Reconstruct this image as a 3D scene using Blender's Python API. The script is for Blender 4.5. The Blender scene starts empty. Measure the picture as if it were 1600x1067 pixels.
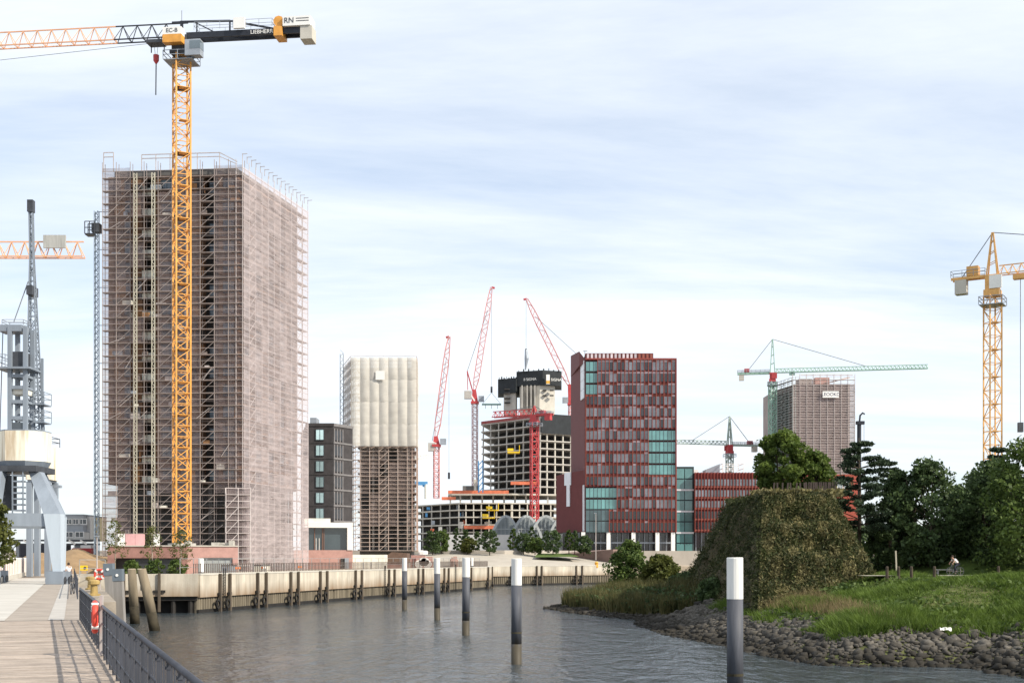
import bpy, math, random
import numpy as np
from mathutils import Matrix, Vector
random.seed(7); RNG = np.random.default_rng(7)
R = math.radians
S = bpy.context.scene
C = S.collection
# ------------------------------------------------------------------ camera, sky, sun, exposure
FPX, EYE, HY = 2000.0, 6.6, 871.0
cam = bpy.data.cameras.new('camera'); camo = bpy.data.objects.new('camera', cam); C.objects.link(camo)
camo.location = (0, 0, EYE); camo.rotation_euler = (R(90), 0, 0)
cam.sensor_width = 36; cam.lens = 36*FPX/1600; cam.shift_y = (HY-533.5)/1600
cam.clip_start = .5; cam.clip_end = 20000
S.camera = camo
SUN_EL = R(38); TOSUN = Vector((.88, -.47, 0)).normalized()
tosun = Vector((TOSUN.x*math.cos(SUN_EL), TOSUN.y*math.cos(SUN_EL), math.sin(SUN_EL)))
W = bpy.data.worlds.new('World'); S.world = W; W.use_nodes = True
nt = W.node_tree; N = nt.nodes; L = nt.links
bg = N['Background']; bg.inputs['Strength'].default_value = .15
sky = N.new('ShaderNodeTexSky'); sky.sky_type = 'NISHITA'; sky.sun_disc = False
sky.sun_elevation = SUN_EL; sky.sun_rotation = math.atan2(TOSUN.x, TOSUN.y)
sky.air_density = 1.0; sky.dust_density = .8; sky.ozone_density = 3.5
tc = N.new('ShaderNodeTexCoord'); sp = N.new('ShaderNodeSeparateXYZ'); L.new(tc.outputs['Generated'], sp.inputs[0])
def wmath(op, a, b):
    n = N.new('ShaderNodeMath'); n.operation = op
    for i, v in enumerate((a, b)):
        if isinstance(v, (int, float)): n.inputs[i].default_value = v
        else: L.new(v, n.inputs[i])
    return n.outputs[0]
zz = wmath('ADD', wmath('MAXIMUM', sp.outputs['Z'], 0), .12)
cx = wmath('DIVIDE', sp.outputs['X'], zz); cy = wmath('DIVIDE', sp.outputs['Y'], zz)
cb = N.new('ShaderNodeCombineXYZ'); L.new(cx, cb.inputs[0]); L.new(cy, cb.inputs[1])
mp = N.new('ShaderNodeMapping'); mp.inputs['Rotation'].default_value = (0, 0, R(24)); mp.inputs['Scale'].default_value = (.42, 1.3, 1)
L.new(cb.outputs[0], mp.inputs[0])
n1 = N.new('ShaderNodeTexNoise'); n1.inputs['Scale'].default_value = .6; n1.inputs['Detail'].default_value = 9; n1.inputs['Roughness'].default_value = .6; n1.inputs['Distortion'].default_value = .35
L.new(mp.outputs[0], n1.inputs['Vector'])
rp = N.new('ShaderNodeValToRGB'); rp.color_ramp.elements[0].position = .37; rp.color_ramp.elements[1].position = .58
rp.color_ramp.elements[0].color = (.42, .42, .42, 1); rp.color_ramp.elements[1].color = (.97, .97, .97, 1)
L.new(n1.outputs['Fac'], rp.inputs[0])
mx = N.new('ShaderNodeMix'); mx.data_type = 'RGBA'
L.new(rp.outputs[0], mx.inputs[0]); L.new(sky.outputs[0], mx.inputs[6]); mx.inputs[7].default_value = (5.95, 6.3, 6.7, 1)
L.new(mx.outputs[2], bg.inputs['Color'])
sl = bpy.data.lights.new('sun', 'SUN'); sl.energy = 5.0; sl.angle = R(.6); sl.color = (1, .91, .77)
so = bpy.data.objects.new('sun', sl); C.objects.link(so); so.rotation_euler = (-tosun).to_track_quat('-Z', 'Y').to_euler()
S.view_settings.view_transform = 'Standard'; S.view_settings.look = 'None'; S.view_settings.gamma = 1
S.view_settings.use_curve_mapping = False; S.view_settings.exposure = .24
S.cycles.transparent_max_bounces = 16
# ------------------------------------------------------------------ helpers
def P(x, y, d): return Vector(((x-800)/FPX*d, d, EYE+(HY-y)/FPX*d))
def X(x, d): return (x-800)/FPX*d
def Zp(y, d): return EYE+(HY-y)/FPX*d
MATS = {}
def M(name, rgb, rough=.75, var=.18, scale=.6, metal=0., spec=.3, bump=0., trans=0., streak=False, col2=None, detail=5, rand=0., emit=None):
    if name in MATS: return MATS[name]
    m = bpy.data.materials.new(name); m.use_nodes = True; t = m.node_tree; b = t.nodes['Principled BSDF']
    b.inputs['Roughness'].default_value = rough; b.inputs['Metallic'].default_value = metal; b.inputs['Specular IOR Level'].default_value = spec
    g = t.nodes.new('ShaderNodeNewGeometry'); src = g.outputs['Position']
    if streak:
        k = t.nodes.new('ShaderNodeMapping'); k.inputs['Scale'].default_value = (1, 1, .12); t.links.new(src, k.inputs[0]); src = k.outputs[0]
    n = t.nodes.new('ShaderNodeTexNoise'); n.inputs['Scale'].default_value = scale; n.inputs['Detail'].default_value = detail; n.inputs['Roughness'].default_value = .65
    t.links.new(src, n.inputs['Vector'])
    r = t.nodes.new('ShaderNodeValToRGB'); r.color_ramp.elements[0].position = .3; r.color_ramp.elements[1].position = .7
    lo = [c*(1-var) for c in rgb]; hi = [min(1, c*(1+var)) for c in rgb] if col2 is None else col2
    r.color_ramp.elements[0].color = (*lo, 1); r.color_ramp.elements[1].color = (*hi, 1)
    t.links.new(n.outputs['Fac'], r.inputs[0]); out = r.outputs[0]
    if rand:
        oi = t.nodes.new('ShaderNodeObjectInfo'); hs = t.nodes.new('ShaderNodeHueSaturation')
        ma = t.nodes.new('ShaderNodeMapRange'); ma.inputs[3].default_value = 1-rand; ma.inputs[4].default_value = 1+rand
        t.links.new(oi.outputs['Random'], ma.inputs[0]); t.links.new(ma.outputs[0], hs.inputs['Value']); t.links.new(out, hs.inputs['Color']); out = hs.outputs[0]
    t.links.new(out, b.inputs['Base Color'])
    if bump:
        bp = t.nodes.new('ShaderNodeBump'); bp.inputs['Strength'].default_value = bump; bp.inputs['Distance'].default_value = .05
        n2 = t.nodes.new('ShaderNodeTexNoise'); n2.inputs['Scale'].default_value = scale*9; t.links.new(g.outputs['Position'], n2.inputs['Vector'])
        t.links.new(n2.outputs['Fac'], bp.inputs['Height']); t.links.new(bp.outputs[0], b.inputs['Normal'])
    if trans:
        tr = t.nodes.new('ShaderNodeBsdfTranslucent'); t.links.new(out, tr.inputs['Color'])
        ms = t.nodes.new('ShaderNodeMixShader'); ms.inputs[0].default_value = trans
        t.links.new(b.outputs[0], ms.inputs[1]); t.links.new(tr.outputs[0], ms.inputs[2]); t.links.new(ms.outputs[0], t.nodes['Material Output'].inputs[0])
    MATS[name] = m; return m
def NET(name, rgb, a0, a1, hs=3.0):
    """woven scaffold netting: the holes of the weave as partial coverage, thicker where it folds"""
    m = bpy.data.materials.new(name); m.use_nodes = True; t = m.node_tree; b = t.nodes['Principled BSDF']
    b.inputs['Roughness'].default_value = .9; b.inputs['Specular IOR Level'].default_value = .1; b.inputs['Base Color'].default_value = (*rgb, 1)
    g = t.nodes.new('ShaderNodeNewGeometry'); k = t.nodes.new('ShaderNodeMapping'); k.inputs['Scale'].default_value = (.5, .5, hs); t.links.new(g.outputs['Position'], k.inputs[0])
    n = t.nodes.new('ShaderNodeTexNoise'); n.inputs['Scale'].default_value = .6; n.inputs['Detail'].default_value = 6; n.inputs['Roughness'].default_value = .7; t.links.new(k.outputs[0], n.inputs['Vector'])
    oi = t.nodes.new('ShaderNodeObjectInfo')
    mr = t.nodes.new('ShaderNodeMapRange'); mr.inputs[1].default_value = .3; mr.inputs[2].default_value = .7; mr.inputs[3].default_value = a0; mr.inputs[4].default_value = a1
    t.links.new(n.outputs['Fac'], mr.inputs[0])
    m2 = t.nodes.new('ShaderNodeMapRange'); m2.inputs[3].default_value = -.08; m2.inputs[4].default_value = .08; t.links.new(oi.outputs['Random'], m2.inputs[0])
    ad = t.nodes.new('ShaderNodeMath'); ad.operation = 'ADD'; ad.use_clamp = True; t.links.new(mr.outputs[0], ad.inputs[0]); t.links.new(m2.outputs[0], ad.inputs[1])
    tl = t.nodes.new('ShaderNodeBsdfTranslucent'); tl.inputs[0].default_value = (*rgb, 1)
    mm = t.nodes.new('ShaderNodeMixShader'); mm.inputs[0].default_value = .25; t.links.new(b.outputs[0], mm.inputs[1]); t.links.new(tl.outputs[0], mm.inputs[2])
    tp = t.nodes.new('ShaderNodeBsdfTransparent'); ms = t.nodes.new('ShaderNodeMixShader'); t.links.new(ad.outputs[0], ms.inputs[0])
    t.links.new(tp.outputs[0], ms.inputs[1]); t.links.new(mm.outputs[0], ms.inputs[2]); t.links.new(ms.outputs[0], t.nodes['Material Output'].inputs[0])
    return m
def GLASS(name, rgb, rough=.06, metal=.0, var=.3, sc=.15, rand=.35):
    m = M(name, rgb, rough, var, sc, metal, .9, rand=rand); return m

XF = {}
def setp(o, label=None, cat=None, group=None, kind=None):
    for k, v in (('label', label), ('category', cat), ('group', group), ('kind', kind)):
        if v: o[k] = v
    return o
def thing(name, label, cat, loc=(0, 0, 0), group=None):
    o = bpy.data.objects.new(name, None); o.empty_display_size = .5; C.objects.link(o); o.location = loc
    XF[o] = Matrix.Translation(Vector(loc)); return setp(o, label, cat, group)
def inv_of(parent):
    return XF[parent].inverted() if parent in XF else Matrix.Identity(4)
def link(name, data, parent=None, mat4=None, kind=None):
    """place mesh data at world matrix mat4, under parent"""
    o = bpy.data.objects.new(name, data); C.objects.link(o)
    if mat4 is None: mat4 = Matrix.Identity(4)
    XF[o] = mat4
    if parent: o.parent = parent; o.matrix_local = XF[parent].inverted() @ mat4
    else: o.matrix_world = mat4
    if kind: o['kind'] = kind
    return o
class MB:
    def __init__(s, mat4=None): s.v = []; s.f = []; s.m = mat4
    def add(s, vs, fs):
        n = len(s.v)
        if s.m is not None: vs = [s.m @ Vector(p) for p in vs]
        s.v += [tuple(p) for p in vs]; s.f += [tuple(i+n for i in f) for f in fs]; return s
    def box(s, x0, x1, y0, y1, z0, z1):
        return s.add([(x0,y0,z0),(x1,y0,z0),(x1,y1,z0),(x0,y1,z0),(x0,y0,z1),(x1,y0,z1),(x1,y1,z1),(x0,y1,z1)],
              [(3,2,1,0),(4,5,6,7),(0,1,5,4),(1,2,6,5),(2,3,7,6),(3,0,4,7)])
    def prism(s, poly, z0, z1, top=None):
        n = len(poly); top = top or poly
        zt = z1 if isinstance(z1, (list, tuple)) else [z1]*n
        return s.add([(p[0],p[1],z0) for p in poly]+[(p[0],p[1],zt[i]) for i, p in enumerate(top)],
              [tuple(range(n))[::-1], tuple(range(n, 2*n))]+[(i,(i+1)%n,n+(i+1)%n,n+i) for i in range(n)])
    def beam(s, a, b, w, h=None, up=(0,0,1)):
        a = Vector(a); b = Vector(b); h = h or w; d = (b-a)
        if d.length < 1e-6: return s
        d.normalize(); u = Vector(up)
        if abs(d.dot(u)) > .98: u = Vector((0,1,0)) if abs(d.y) < .9 else Vector((1,0,0))
        r = d.cross(u).normalized()*(w/2); t = r.cross(d).normalized()*(h/2)
        vs = [a-r-t, a+r-t, a+r+t, a-r+t, b-r-t, b+r-t, b+r+t, b-r+t]
        return s.add(vs, [(3,2,1,0),(4,5,6,7),(0,1,5,4),(1,2,6,5),(2,3,7,6),(3,0,4,7)])
    def tube(s, pts, rs, n=8, cap=True):
        pts = [Vector(p) for p in pts]; vs = []; fs = []
        if not hasattr(rs, '__len__'): rs = [rs]*len(pts)
        for i, p in enumerate(pts):
            d = (pts[min(i+1, len(pts)-1)]-pts[max(i-1, 0)]).normalized()
            u = Vector((0,1,0)) if abs(d.y) < .9 else Vector((1,0,0))
            r = d.cross(u).normalized(); t = r.cross(d)
            vs += [p+(r*math.cos(2*math.pi*k/n)+t*math.sin(2*math.pi*k/n))*rs[i] for k in range(n)]
        for i in range(len(pts)-1):
            fs += [(i*n+k, i*n+(k+1)%n, (i+1)*n+(k+1)%n, (i+1)*n+k) for k in range(n)]
        if cap: fs += [tuple(range(n))[::-1], tuple(range((len(pts)-1)*n, len(pts)*n))]
        return s.add(vs, fs)
    def mesh(s, name, mat=None, smooth=False):
        me = bpy.data.meshes.new(name); me.from_pydata(s.v, [], s.f)
        if mat: me.materials.append(mat)
        if smooth: me.polygons.foreach_set('use_smooth', [True]*len(me.polygons))
        me.update(); return me
    def build(s, name, mat, parent=None, smooth=False, kind=None):
        """vertices given in world space; stored in the parent's frame"""
        o = bpy.data.objects.new(name, None) if False else None
        if parent:
            iv = XF[parent].inverted(); s.v = [tuple(iv @ Vector(p)) for p in s.v]
            base = XF[parent].copy()
        else: base = Matrix.Identity(4)
        return link(name, s.mesh(name, mat, smooth), parent, base, kind)
def solo(name, mb, mat, label=None, cat=None, group=None, kind=None, smooth=False, base=None):
    """a thing that is one mesh: origin at its base"""
    if base is None:
        a = np.array(mb.v); base = ((a[:,0].min()+a[:,0].max())/2, (a[:,1].min()+a[:,1].max())/2, a[:,2].min())
    T = Matrix.Translation(Vector(base)); iv = T.inverted(); mb.v = [tuple(iv @ Vector(p)) for p in mb.v]
    return setp(link(name, mb.mesh(name, mat, smooth), None, T), label, cat, group, kind)
def frame(a, b, z=0):
    """local x along a->b, local y inward (left of travel), z up; returns matrix and length"""
    a = Vector((a[0], a[1], 0)); b = Vector((b[0], b[1], 0)); u = (b-a); Ln = u.length; u.normalize(); v = Vector((-u.y, u.x, 0))
    m = Matrix(((u.x, v.x, 0, a.x), (u.y, v.y, 0, a.y), (0, 0, 1, z), (0, 0, 0, 1))); return m, Ln
T3 = lambda x, y, z: Matrix.Translation(Vector((x, y, z)))
def text(s, parent, loc, h, mat, rz=0, align='CENTER', ext=.01, sx=1.):
    c = bpy.data.curves.new('lettering', 'FONT'); c.body = s; c.size = h*1.4; c.align_x = align; c.align_y = 'CENTER'; c.extrude = ext
    tmp = bpy.data.objects.new('lettering_source', c); C.objects.link(tmp); dg = bpy.context.evaluated_depsgraph_get()
    me = bpy.data.meshes.new_from_object(tmp.evaluated_get(dg)); bpy.data.objects.remove(tmp); bpy.data.curves.remove(c); me.materials.clear(); me.materials.append(mat)
    return link('lettering', me, parent, Matrix.Translation(Vector(loc)) @ Matrix.Rotation(rz, 4, 'Z') @ Matrix.Rotation(R(90), 4, 'X') @ Matrix.Diagonal((sx, 1, 1, 1)))
def npmesh(name, V, Fq, mat, smooth=False):
    """V (n,3), Fq (m,3 or 4) numpy -> mesh, fast"""
    me = bpy.data.meshes.new(name); k = Fq.shape[1]
    me.vertices.add(len(V)); me.vertices.foreach_set('co', np.ascontiguousarray(V, dtype=np.float32).ravel())
    me.loops.add(Fq.size); me.loops.foreach_set('vertex_index', np.ascontiguousarray(Fq, dtype=np.int32).ravel())
    me.polygons.add(len(Fq)); me.polygons.foreach_set('loop_start', np.arange(0, Fq.size, k, dtype=np.int32))
    if smooth: me.polygons.foreach_set('use_smooth', np.ones(len(Fq), dtype=bool))
    me.materials.append(mat); me.update(calc_edges=True); me.validate(); return me
def leaf_quads(pts, size, squash=1., jit=.5, up=.25):
    """random leaf-clump faces centred on pts"""
    n = len(pts); nr = RNG.normal(size=(n,3)); nr[:,2] += up; nr /= np.linalg.norm(nr, axis=1)[:,None]
    a = np.cross(nr, RNG.normal(size=(n,3))); a /= np.linalg.norm(a, axis=1)[:,None]; b = np.cross(nr, a)
    s = size*(1+jit*(RNG.random((n,1))-.5)*2)
    a = a*s; b = b*s*(.55+.3*RNG.random((n,1)))*squash
    V = np.stack([pts-a*.9, pts-b, pts+a, pts+b], 1).reshape(-1,3); F = np.arange(4*n).reshape(-1,4); return V, F
def in_ball(n, inner=.0):
    p = RNG.normal(size=(n,3)); p /= np.linalg.norm(p, axis=1)[:,None]
    return p*(inner+(1-inner)*RNG.random((n,1))**(1/2.2))
# ------------------------------------------------------------------ materials
yellow = M('crane_yellow', (.66, .31, .06), .5, .2, .8, spec=.4)
yellow2 = M('crane_yellow_pale', (.70, .39, .13), .5, .18, .8)
black = M('crane_black', (.022, .026, .036), .5, .3, .6)
orange = M('crane_orange', (.70, .38, .22), .55, .15, .8)
cred = M('crane_red', (.42, .055, .06), .55, .2, .5)
credpale = M('crane_red_pale', (.55, .25, .24), .55, .2, .5)
cgreen = M('crane_green', (.30, .46, .38), .55, .2, .5)
white = M('white_paint', (.78, .77, .74), .55, .07, .4)
offwhite = M('dirty_white', (.72, .70, .62), .7, .15, .5, streak=True)
steel = M('grey_steel', (.30, .33, .37), .5, .2, .6, metal=.2)
dsteel = M('dark_steel', (.06, .065, .075), .5, .3, 1., metal=.2)
galv = M('galvanised_tube', (.46, .41, .39), .5, .2, .6, metal=.1)
rustube = M('rusty_tube', (.44, .32, .27), .65, .3, .5)
plank_m = M('scaffold_board', (.21, .17, .155), .85, .35, .8)
conc = M('concrete', (.42, .40, .37), .85, .14, .35, bump=.2)
conclit = M('pale_lit_concrete', (.50, .475, .42), .85, .12, .3)  # paler copy for sunward concrete frames, light in the colour; plain pale concrete elsewhere
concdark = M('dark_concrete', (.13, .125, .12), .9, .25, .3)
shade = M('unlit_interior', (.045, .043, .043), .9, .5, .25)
cable = M('steel_cable', (.13, .14, .15), .5, .1, 1)
# ------------------------------------------------------------------ setting: water, land, quays
def water_mat():
    m = bpy.data.materials.new('harbour_water'); m.use_nodes = True; t = m.node_tree; b = t.nodes['Principled BSDF']
    b.inputs['Base Color'].default_value = (.042, .054, .062, 1); b.inputs['Roughness'].default_value = .12; b.inputs['IOR'].default_value = 1.33
    g = t.nodes.new('ShaderNodeNewGeometry'); last = None
    for sc, (sx, sy), st, dist in ((.5, (1, .5), .7, .5), (1.5, (1, .5), .95, .30), (4.2, (1, .65), .7, .10)):
        k = t.nodes.new('ShaderNodeMapping'); k.inputs['Scale'].default_value = (sx, sy, 1); k.inputs['Rotation'].default_value = (0, 0, R(14)); t.links.new(g.outputs['Position'], k.inputs[0])
        n = t.nodes.new('ShaderNodeTexNoise'); n.inputs['Scale'].default_value = sc; n.inputs['Detail'].default_value = 4; n.inputs['Distortion'].default_value = .6; t.links.new(k.outputs[0], n.inputs['Vector'])
        bp = t.nodes.new('ShaderNodeBump'); bp.inputs['Strength'].default_value = st; bp.inputs['Distance'].default_value = dist; t.links.new(n.outputs['Fac'], bp.inputs['Height'])
        if sc > 1:      # wind patches: the small ripple is stronger in some streaks than in others
            k2 = t.nodes.new('ShaderNodeMapping'); k2.inputs['Scale'].default_value = (.05, .022, 1); t.links.new(g.outputs['Position'], k2.inputs[0])
            w2 = t.nodes.new('ShaderNodeTexNoise'); w2.inputs['Scale'].default_value = 1.; w2.inputs['Detail'].default_value = 3; w2.inputs['Distortion'].default_value = 1.; t.links.new(k2.outputs[0], w2.inputs['Vector'])
            r2 = t.nodes.new('ShaderNodeMapRange'); r2.inputs[1].default_value = .36; r2.inputs[2].default_value = .62; r2.inputs[3].default_value = st*.35; r2.inputs[4].default_value = min(1,st*1.3); t.links.new(w2.outputs['Fac'], r2.inputs[0]); t.links.new(r2.outputs[0], bp.inputs['Strength'])
        if last: t.links.new(last.outputs[0], bp.inputs['Normal'])
        last = bp
    t.links.new(last.outputs[0], b.inputs['Normal']); return m
MB_ = MB()
w = MB().add([(-300,-60,0),(500,-60,0),(500,420,0),(-300,420,0)], [(0,1,2,3)])
setp(w.build('water', water_mat()), kind='structure')
seabed = MB().add([(-300,-60,-3),(500,-60,-3),(500,420,-3),(-300,420,-3)], [(0,1,2,3)])
setp(seabed.build('harbour_bed', M('mud', (.06,.055,.04))), kind='structure')
ZL = 4.4
# promenade edge and quay polyline (plan)
EDGE = [(1.6,0.),(-15.3,46.),(-51.,150.)]
QA, QB, QC = (-37.5,153.), (-27.,195.), (-4.7,275.)
FQ0, FQ1 = (-5.,300.), (26.,326.)
sandy = M('site_ground', (.40,.33,.25), .95, .22, .2, bump=.4)
land = MB()
land.prism([(-51.6,154.2),(-38.6,157.),(-27.8,195.2),(-5.6,275.3),(-5.9,300.6),(25.4,326.8),(120,345),(400,420),(400,900),(-420,900),(-420,154.2)], -2.5, ZL)
setp(land.build('ground', sandy), kind='structure')
far = MB().add([(-2400,880,5.5),(2400,880,5.5),(2400,4000,5.5),(-2400,4000,5.5)], [(0,1,2,3)])
setp(far.build('far_land', M('far_land', (.22,.23,.17), .95, .3, .01)), kind='structure')
# raised street level behind the quay, with its brick retaining wall
plat = MB().prism([(-2,345),(30,372),(140,372),(400,440),(400,879),(-420,879),(-420,400),(-60,345)], ZL-1, 8.6)
setp(plat.build('street_platform', M('paving_far', (.38,.35,.31), .9, .15, .2)), kind='structure')
ramp = MB().add([(-4,301,4.43),(26,328,4.43),(30,371.5,7.6),(-3,344.5,7.6),(-38,301,4.43),(-40,344.5,7.6)], [(0,1,2,3),(4,0,3,5)])
setp(ramp.build('plaza', M('plaza_concrete', (.40,.365,.31), .9, .12, .3)), kind='structure')
# near promenade
prom = MB().prism([(1.6,0.),(-15.3,46.),(-51.,150.),(-51.,154.5),(-130,154.5),(-130,0.)], 3.2, ZL-.1)
pav = M('promenade_stone', (.36,.31,.265), .9, .2, .5, bump=.3)
promenade = setp(prom.build('promenade', pav), kind='structure')
skirt = MB()
skirt.prism([(1.35,0),(-15.55,45.9),(-51.2,149.8),(-52.5,149.8),(-17,45.9),(-.2,0)], -2.5, 3.2)
setp(skirt.build('promenade_quay_wall', M('wet_quay', (.10,.095,.085), .8, .4, .7, streak=True)), kind='structure')
def edgeX(d):
    return 1.6+(d/46.)*(-16.9) if d <= 46 else -15.3+(d-46)*(-35.7/104.)
# boards of the near deck: each board its own piece, laid across
woodm = M('deck_board', (.345,.29,.245), .9, .2, 1.5, rand=.16, bump=.4)
dirn = Vector((-16.9,46,0)).normalized(); pern = Vector((dirn.y,-dirn.x,0))
bm_ = MB().box(-13., .02, -.118, .118, -.06, 0.)
board = bm_.mesh('board', woodm)
ang = math.atan2(-dirn.x, dirn.y)
nb = 0; tt = 14.
while tt < 49.0:
    p = Vector((1.6,0,0))+dirn*tt
    link('board', board, promenade, Matrix.Translation(Vector((p.x, p.y, ZL-.028+random.uniform(-.006,.006)))) @ Matrix.Rotation(ang+random.uniform(-.0015,.0015), 4, 'Z'))
    tt += .25
# farther deck: paving sheet with pale strips
def strip(o0, o1, d0, d1, z, mat, name):
    """band parallel to the far edge, o0..o1 metres to the left of it"""
    q = Vector((-35.7,104,0)).normalized(); n = Vector((-q.y,q.x,0)); a = Vector((-15.3,46,0))
    m = MB(); k = 12
    for i in range(k):
        s0 = d0+(d1-d0)*i/k; s1 = d0+(d1-d0)*(i+1)/k
        pts = [a+q*s0+n*o0, a+q*s1+n*o0, a+q*s1+n*o1, a+q*s0+n*o1]
        m.add([(p.x,p.y,z) for p in pts], [(0,1,2,3)])
    return setp(m.build(name, mat), kind='structure')
strip(.1, 40, .12, 106, ZL-.034, M('paving_brown', (.31,.27,.23), .9, .2, .7, bump=.3), 'paving')
strip(.75, 1.3, .2, 98, ZL-.024, M('pale_strip', (.40,.38,.35), .85, .12, .6), 'drain_strip')
strip(2.75, 6.2, .2, 100, ZL-.024, M('white_concrete_path', (.46,.44,.40), .85, .1, .5), 'path')
strip(6.25, 9.4, 18, 100, ZL-.022, M('worn_asphalt', (.22,.20,.18), .9, .25, .5), 'asphalt_strip')
strip(9.4, 10.9, 18, 96, ZL-.018, M('verge', (.20,.19,.09), .95, .45, 1.2), 'verge')
# ------------------------------------------------------------------ quay walls
quayc = M('quay_concrete', (.48,.435,.36), .85, .34, .6, streak=True, bump=.3, detail=8)
def stain(m, z0, z1, rgb, sc=.55, amp=1.6):
    """rust and silt stain creeping up from the foot of the panels"""
    t = m.node_tree; b = t.nodes['Principled BSDF']; src = b.inputs['Base Color'].links[0].from_socket
    g = t.nodes.new('ShaderNodeNewGeometry'); s_ = t.nodes.new('ShaderNodeSeparateXYZ'); t.links.new(g.outputs['Position'], s_.inputs[0])
    k = t.nodes.new('ShaderNodeMapping'); k.inputs['Scale'].default_value = (1,1,.25); t.links.new(g.outputs['Position'], k.inputs[0])
    n = t.nodes.new('ShaderNodeTexNoise'); n.inputs['Scale'].default_value = sc; n.inputs['Detail'].default_value = 8; t.links.new(k.outputs[0], n.inputs['Vector'])
    a = t.nodes.new('ShaderNodeMath'); a.operation = 'MULTIPLY_ADD'; t.links.new(n.outputs['Fac'], a.inputs[0]); a.inputs[1].default_value = -amp; t.links.new(s_.outputs['Z'], a.inputs[2])
    r = t.nodes.new('ShaderNodeMapRange'); t.links.new(a.outputs[0], r.inputs[0]); r.inputs[1].default_value = z0-amp/2; r.inputs[2].default_value = z1-amp/2; r.inputs[3].default_value = .85; r.inputs[4].default_value = 0
    x = t.nodes.new('ShaderNodeMix'); x.data_type = 'RGBA'; t.links.new(r.outputs[0], x.inputs[0]); t.links.new(src, x.inputs[6]); x.inputs[7].default_value = (*rgb,1); t.links.new(x.outputs[2], b.inputs['Base Color'])
stain(quayc, 1.6, 3.5, (.20,.12,.06), .7, 2.4)
rustc = M('stained_concrete', (.40,.26,.14), .9, .4, .5, streak=True, detail=8)
sheetm = M('sheet_piling', (.17,.145,.105), .8, .5, .9, streak=True)
wetm = M('wet_dark_steel', (.022,.02,.018), .6, .4, 1.)
timber = M('old_fender_timber', (.10,.08,.06), .9, .4, 1., streak=True)
panelmesh = {}
def quay(a, b, z_low, label, pile_z, nseg, fenders):
    mt, Ln = frame(a, b)       # inward = landward for these runs
    mid = mt @ Vector((Ln/2, 0, 0)); t = thing('quay_wall', label, 'quay wall', (mid.x, mid.y, 0))
    # coping panels, each its own slab
    w_ = Ln/nseg
    pm = MB().box(.02, w_-.02, -.25, .9, z_low, ZL+.12).mesh('wall_panel', quayc)
    cp = MB().box(.0, w_, -.3, .95, ZL+.1221, ZL+.32).mesh('coping', conclit)
    for i in range(nseg):
        link('wall_panel', pm, t, mt @ T3(i*w_,0,0)); link('coping', cp, t, mt @ T3(i*w_,0,0))
    # sheet piles: each corrugation a pile
    sp_ = MB().prism([(0,.25),(.12,.0),(.42,.0),(.54,.25),(.54,.5),(0,.5)], -2.5, z_low-.03).mesh('sheet_pile', sheetm)
    n = int(Ln/.62)
    for i in range(n): link('sheet_pile', sp_, t, mt @ T3(i*.62+.02,0,0))
    MB(mt).box(0, Ln, .5, .9, -2.5, z_low-.03).build('backing', wetm, t)
    MB(mt).box(0, Ln, -.06, .2, -.3, .4).build('wet_band', wetm, t)
    fm = MB().box(-.17,.17,-.62,-.31,-1.5,ZL+.25).mesh('fender', timber)
    bk = MB().box(-.5,.5,-.5,-.32,2.0,2.3).mesh('fender_bracket', wetm)
    ty = MB()
    for k in range(10):
        a0 = k*math.tau/10; a1 = (k+1)*math.tau/10
        ty.beam((.5*math.cos(a0)-.7,-.5,.95+.5*math.sin(a0)), (.5*math.cos(a1)-.7,-.5,.95+.5*math.sin(a1)), .22)
    ty = ty.mesh('tyre', wetm)
    for u in fenders:
        link('fender', fm, t, mt @ T3(u,0,0)); link('fender_bracket', bk, t, mt @ T3(u,0,0)); link('tyre', ty, t, mt @ T3(u,0,0))
    return t, mt, Ln
def bays(Ln, step, gap=2.6):
    r = []; u = step*.6
    while u < Ln-1: r += [u]; u += gap; r += [u] if u < Ln-1 else []; u += step
    return r
quay(QA, QB, 1.85, 'pale concrete quay wall over sheet piling below the big scaffolded tower', 0, 9, bays(43.3, 8))
quay(QB, QC, 1.85, 'sunlit concrete quay wall with brown stains leading to the basin corner', 0, 16, bays(83, 12))
quay(QC, FQ0, 2.15, 'short quay return wall at the basin corner', 0, 5, [3,9])
quay(FQ0, FQ1, 2.2, 'far concrete quay wall on dark piles across the basin head', 0, 9, [6,14,15.6,27,29])
# pier section on piles facing the camera
pier = thing('pier', 'pale concrete pier block standing on dark piles beside the promenade end', 'pier', (-44,152,0))
mt, Ln = frame((-51.,150.),(-37.4,152.9))
for i, (u0, u1) in enumerate(((.0,2.4),(2.45,5.3),(5.4,9.3),(9.4,13.85))):
    MB(mt).box(u0,u1,-.25 if i != 1 else -.1,3.,2.0,ZL+.25).build('wall_panel', quayc, pier)
MB(mt).box(.1,13.7,.1,3,1.5,1.98).build('deck_beam', wetm, pier)
for u in (.6,2.6,4.4,6.8,8.6,10.9,12.9): MB(mt).tube([(u,.5,-2),(u,.5,1.5)], .32, 8).build('pile', wetm, pier)
for u in (7.2,): MB(mt).box(u,u+.55,-.27,-.24,2.75,3.35).build('scupper', shade, pier)
for u in (5.33,9.35): MB(mt).box(u-.16,u+.16,-.55,-.26,.2,ZL+.4).build('fender', timber, pier); MB(mt).box(u-.7,u+.7,-.5,-.27,2.5,2.75).build('fender_bracket', wetm, pier)
MB(mt).box(-.1,13.8,2.2,3.2,-2,1.48).build('backing', wetm, pier)
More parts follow.
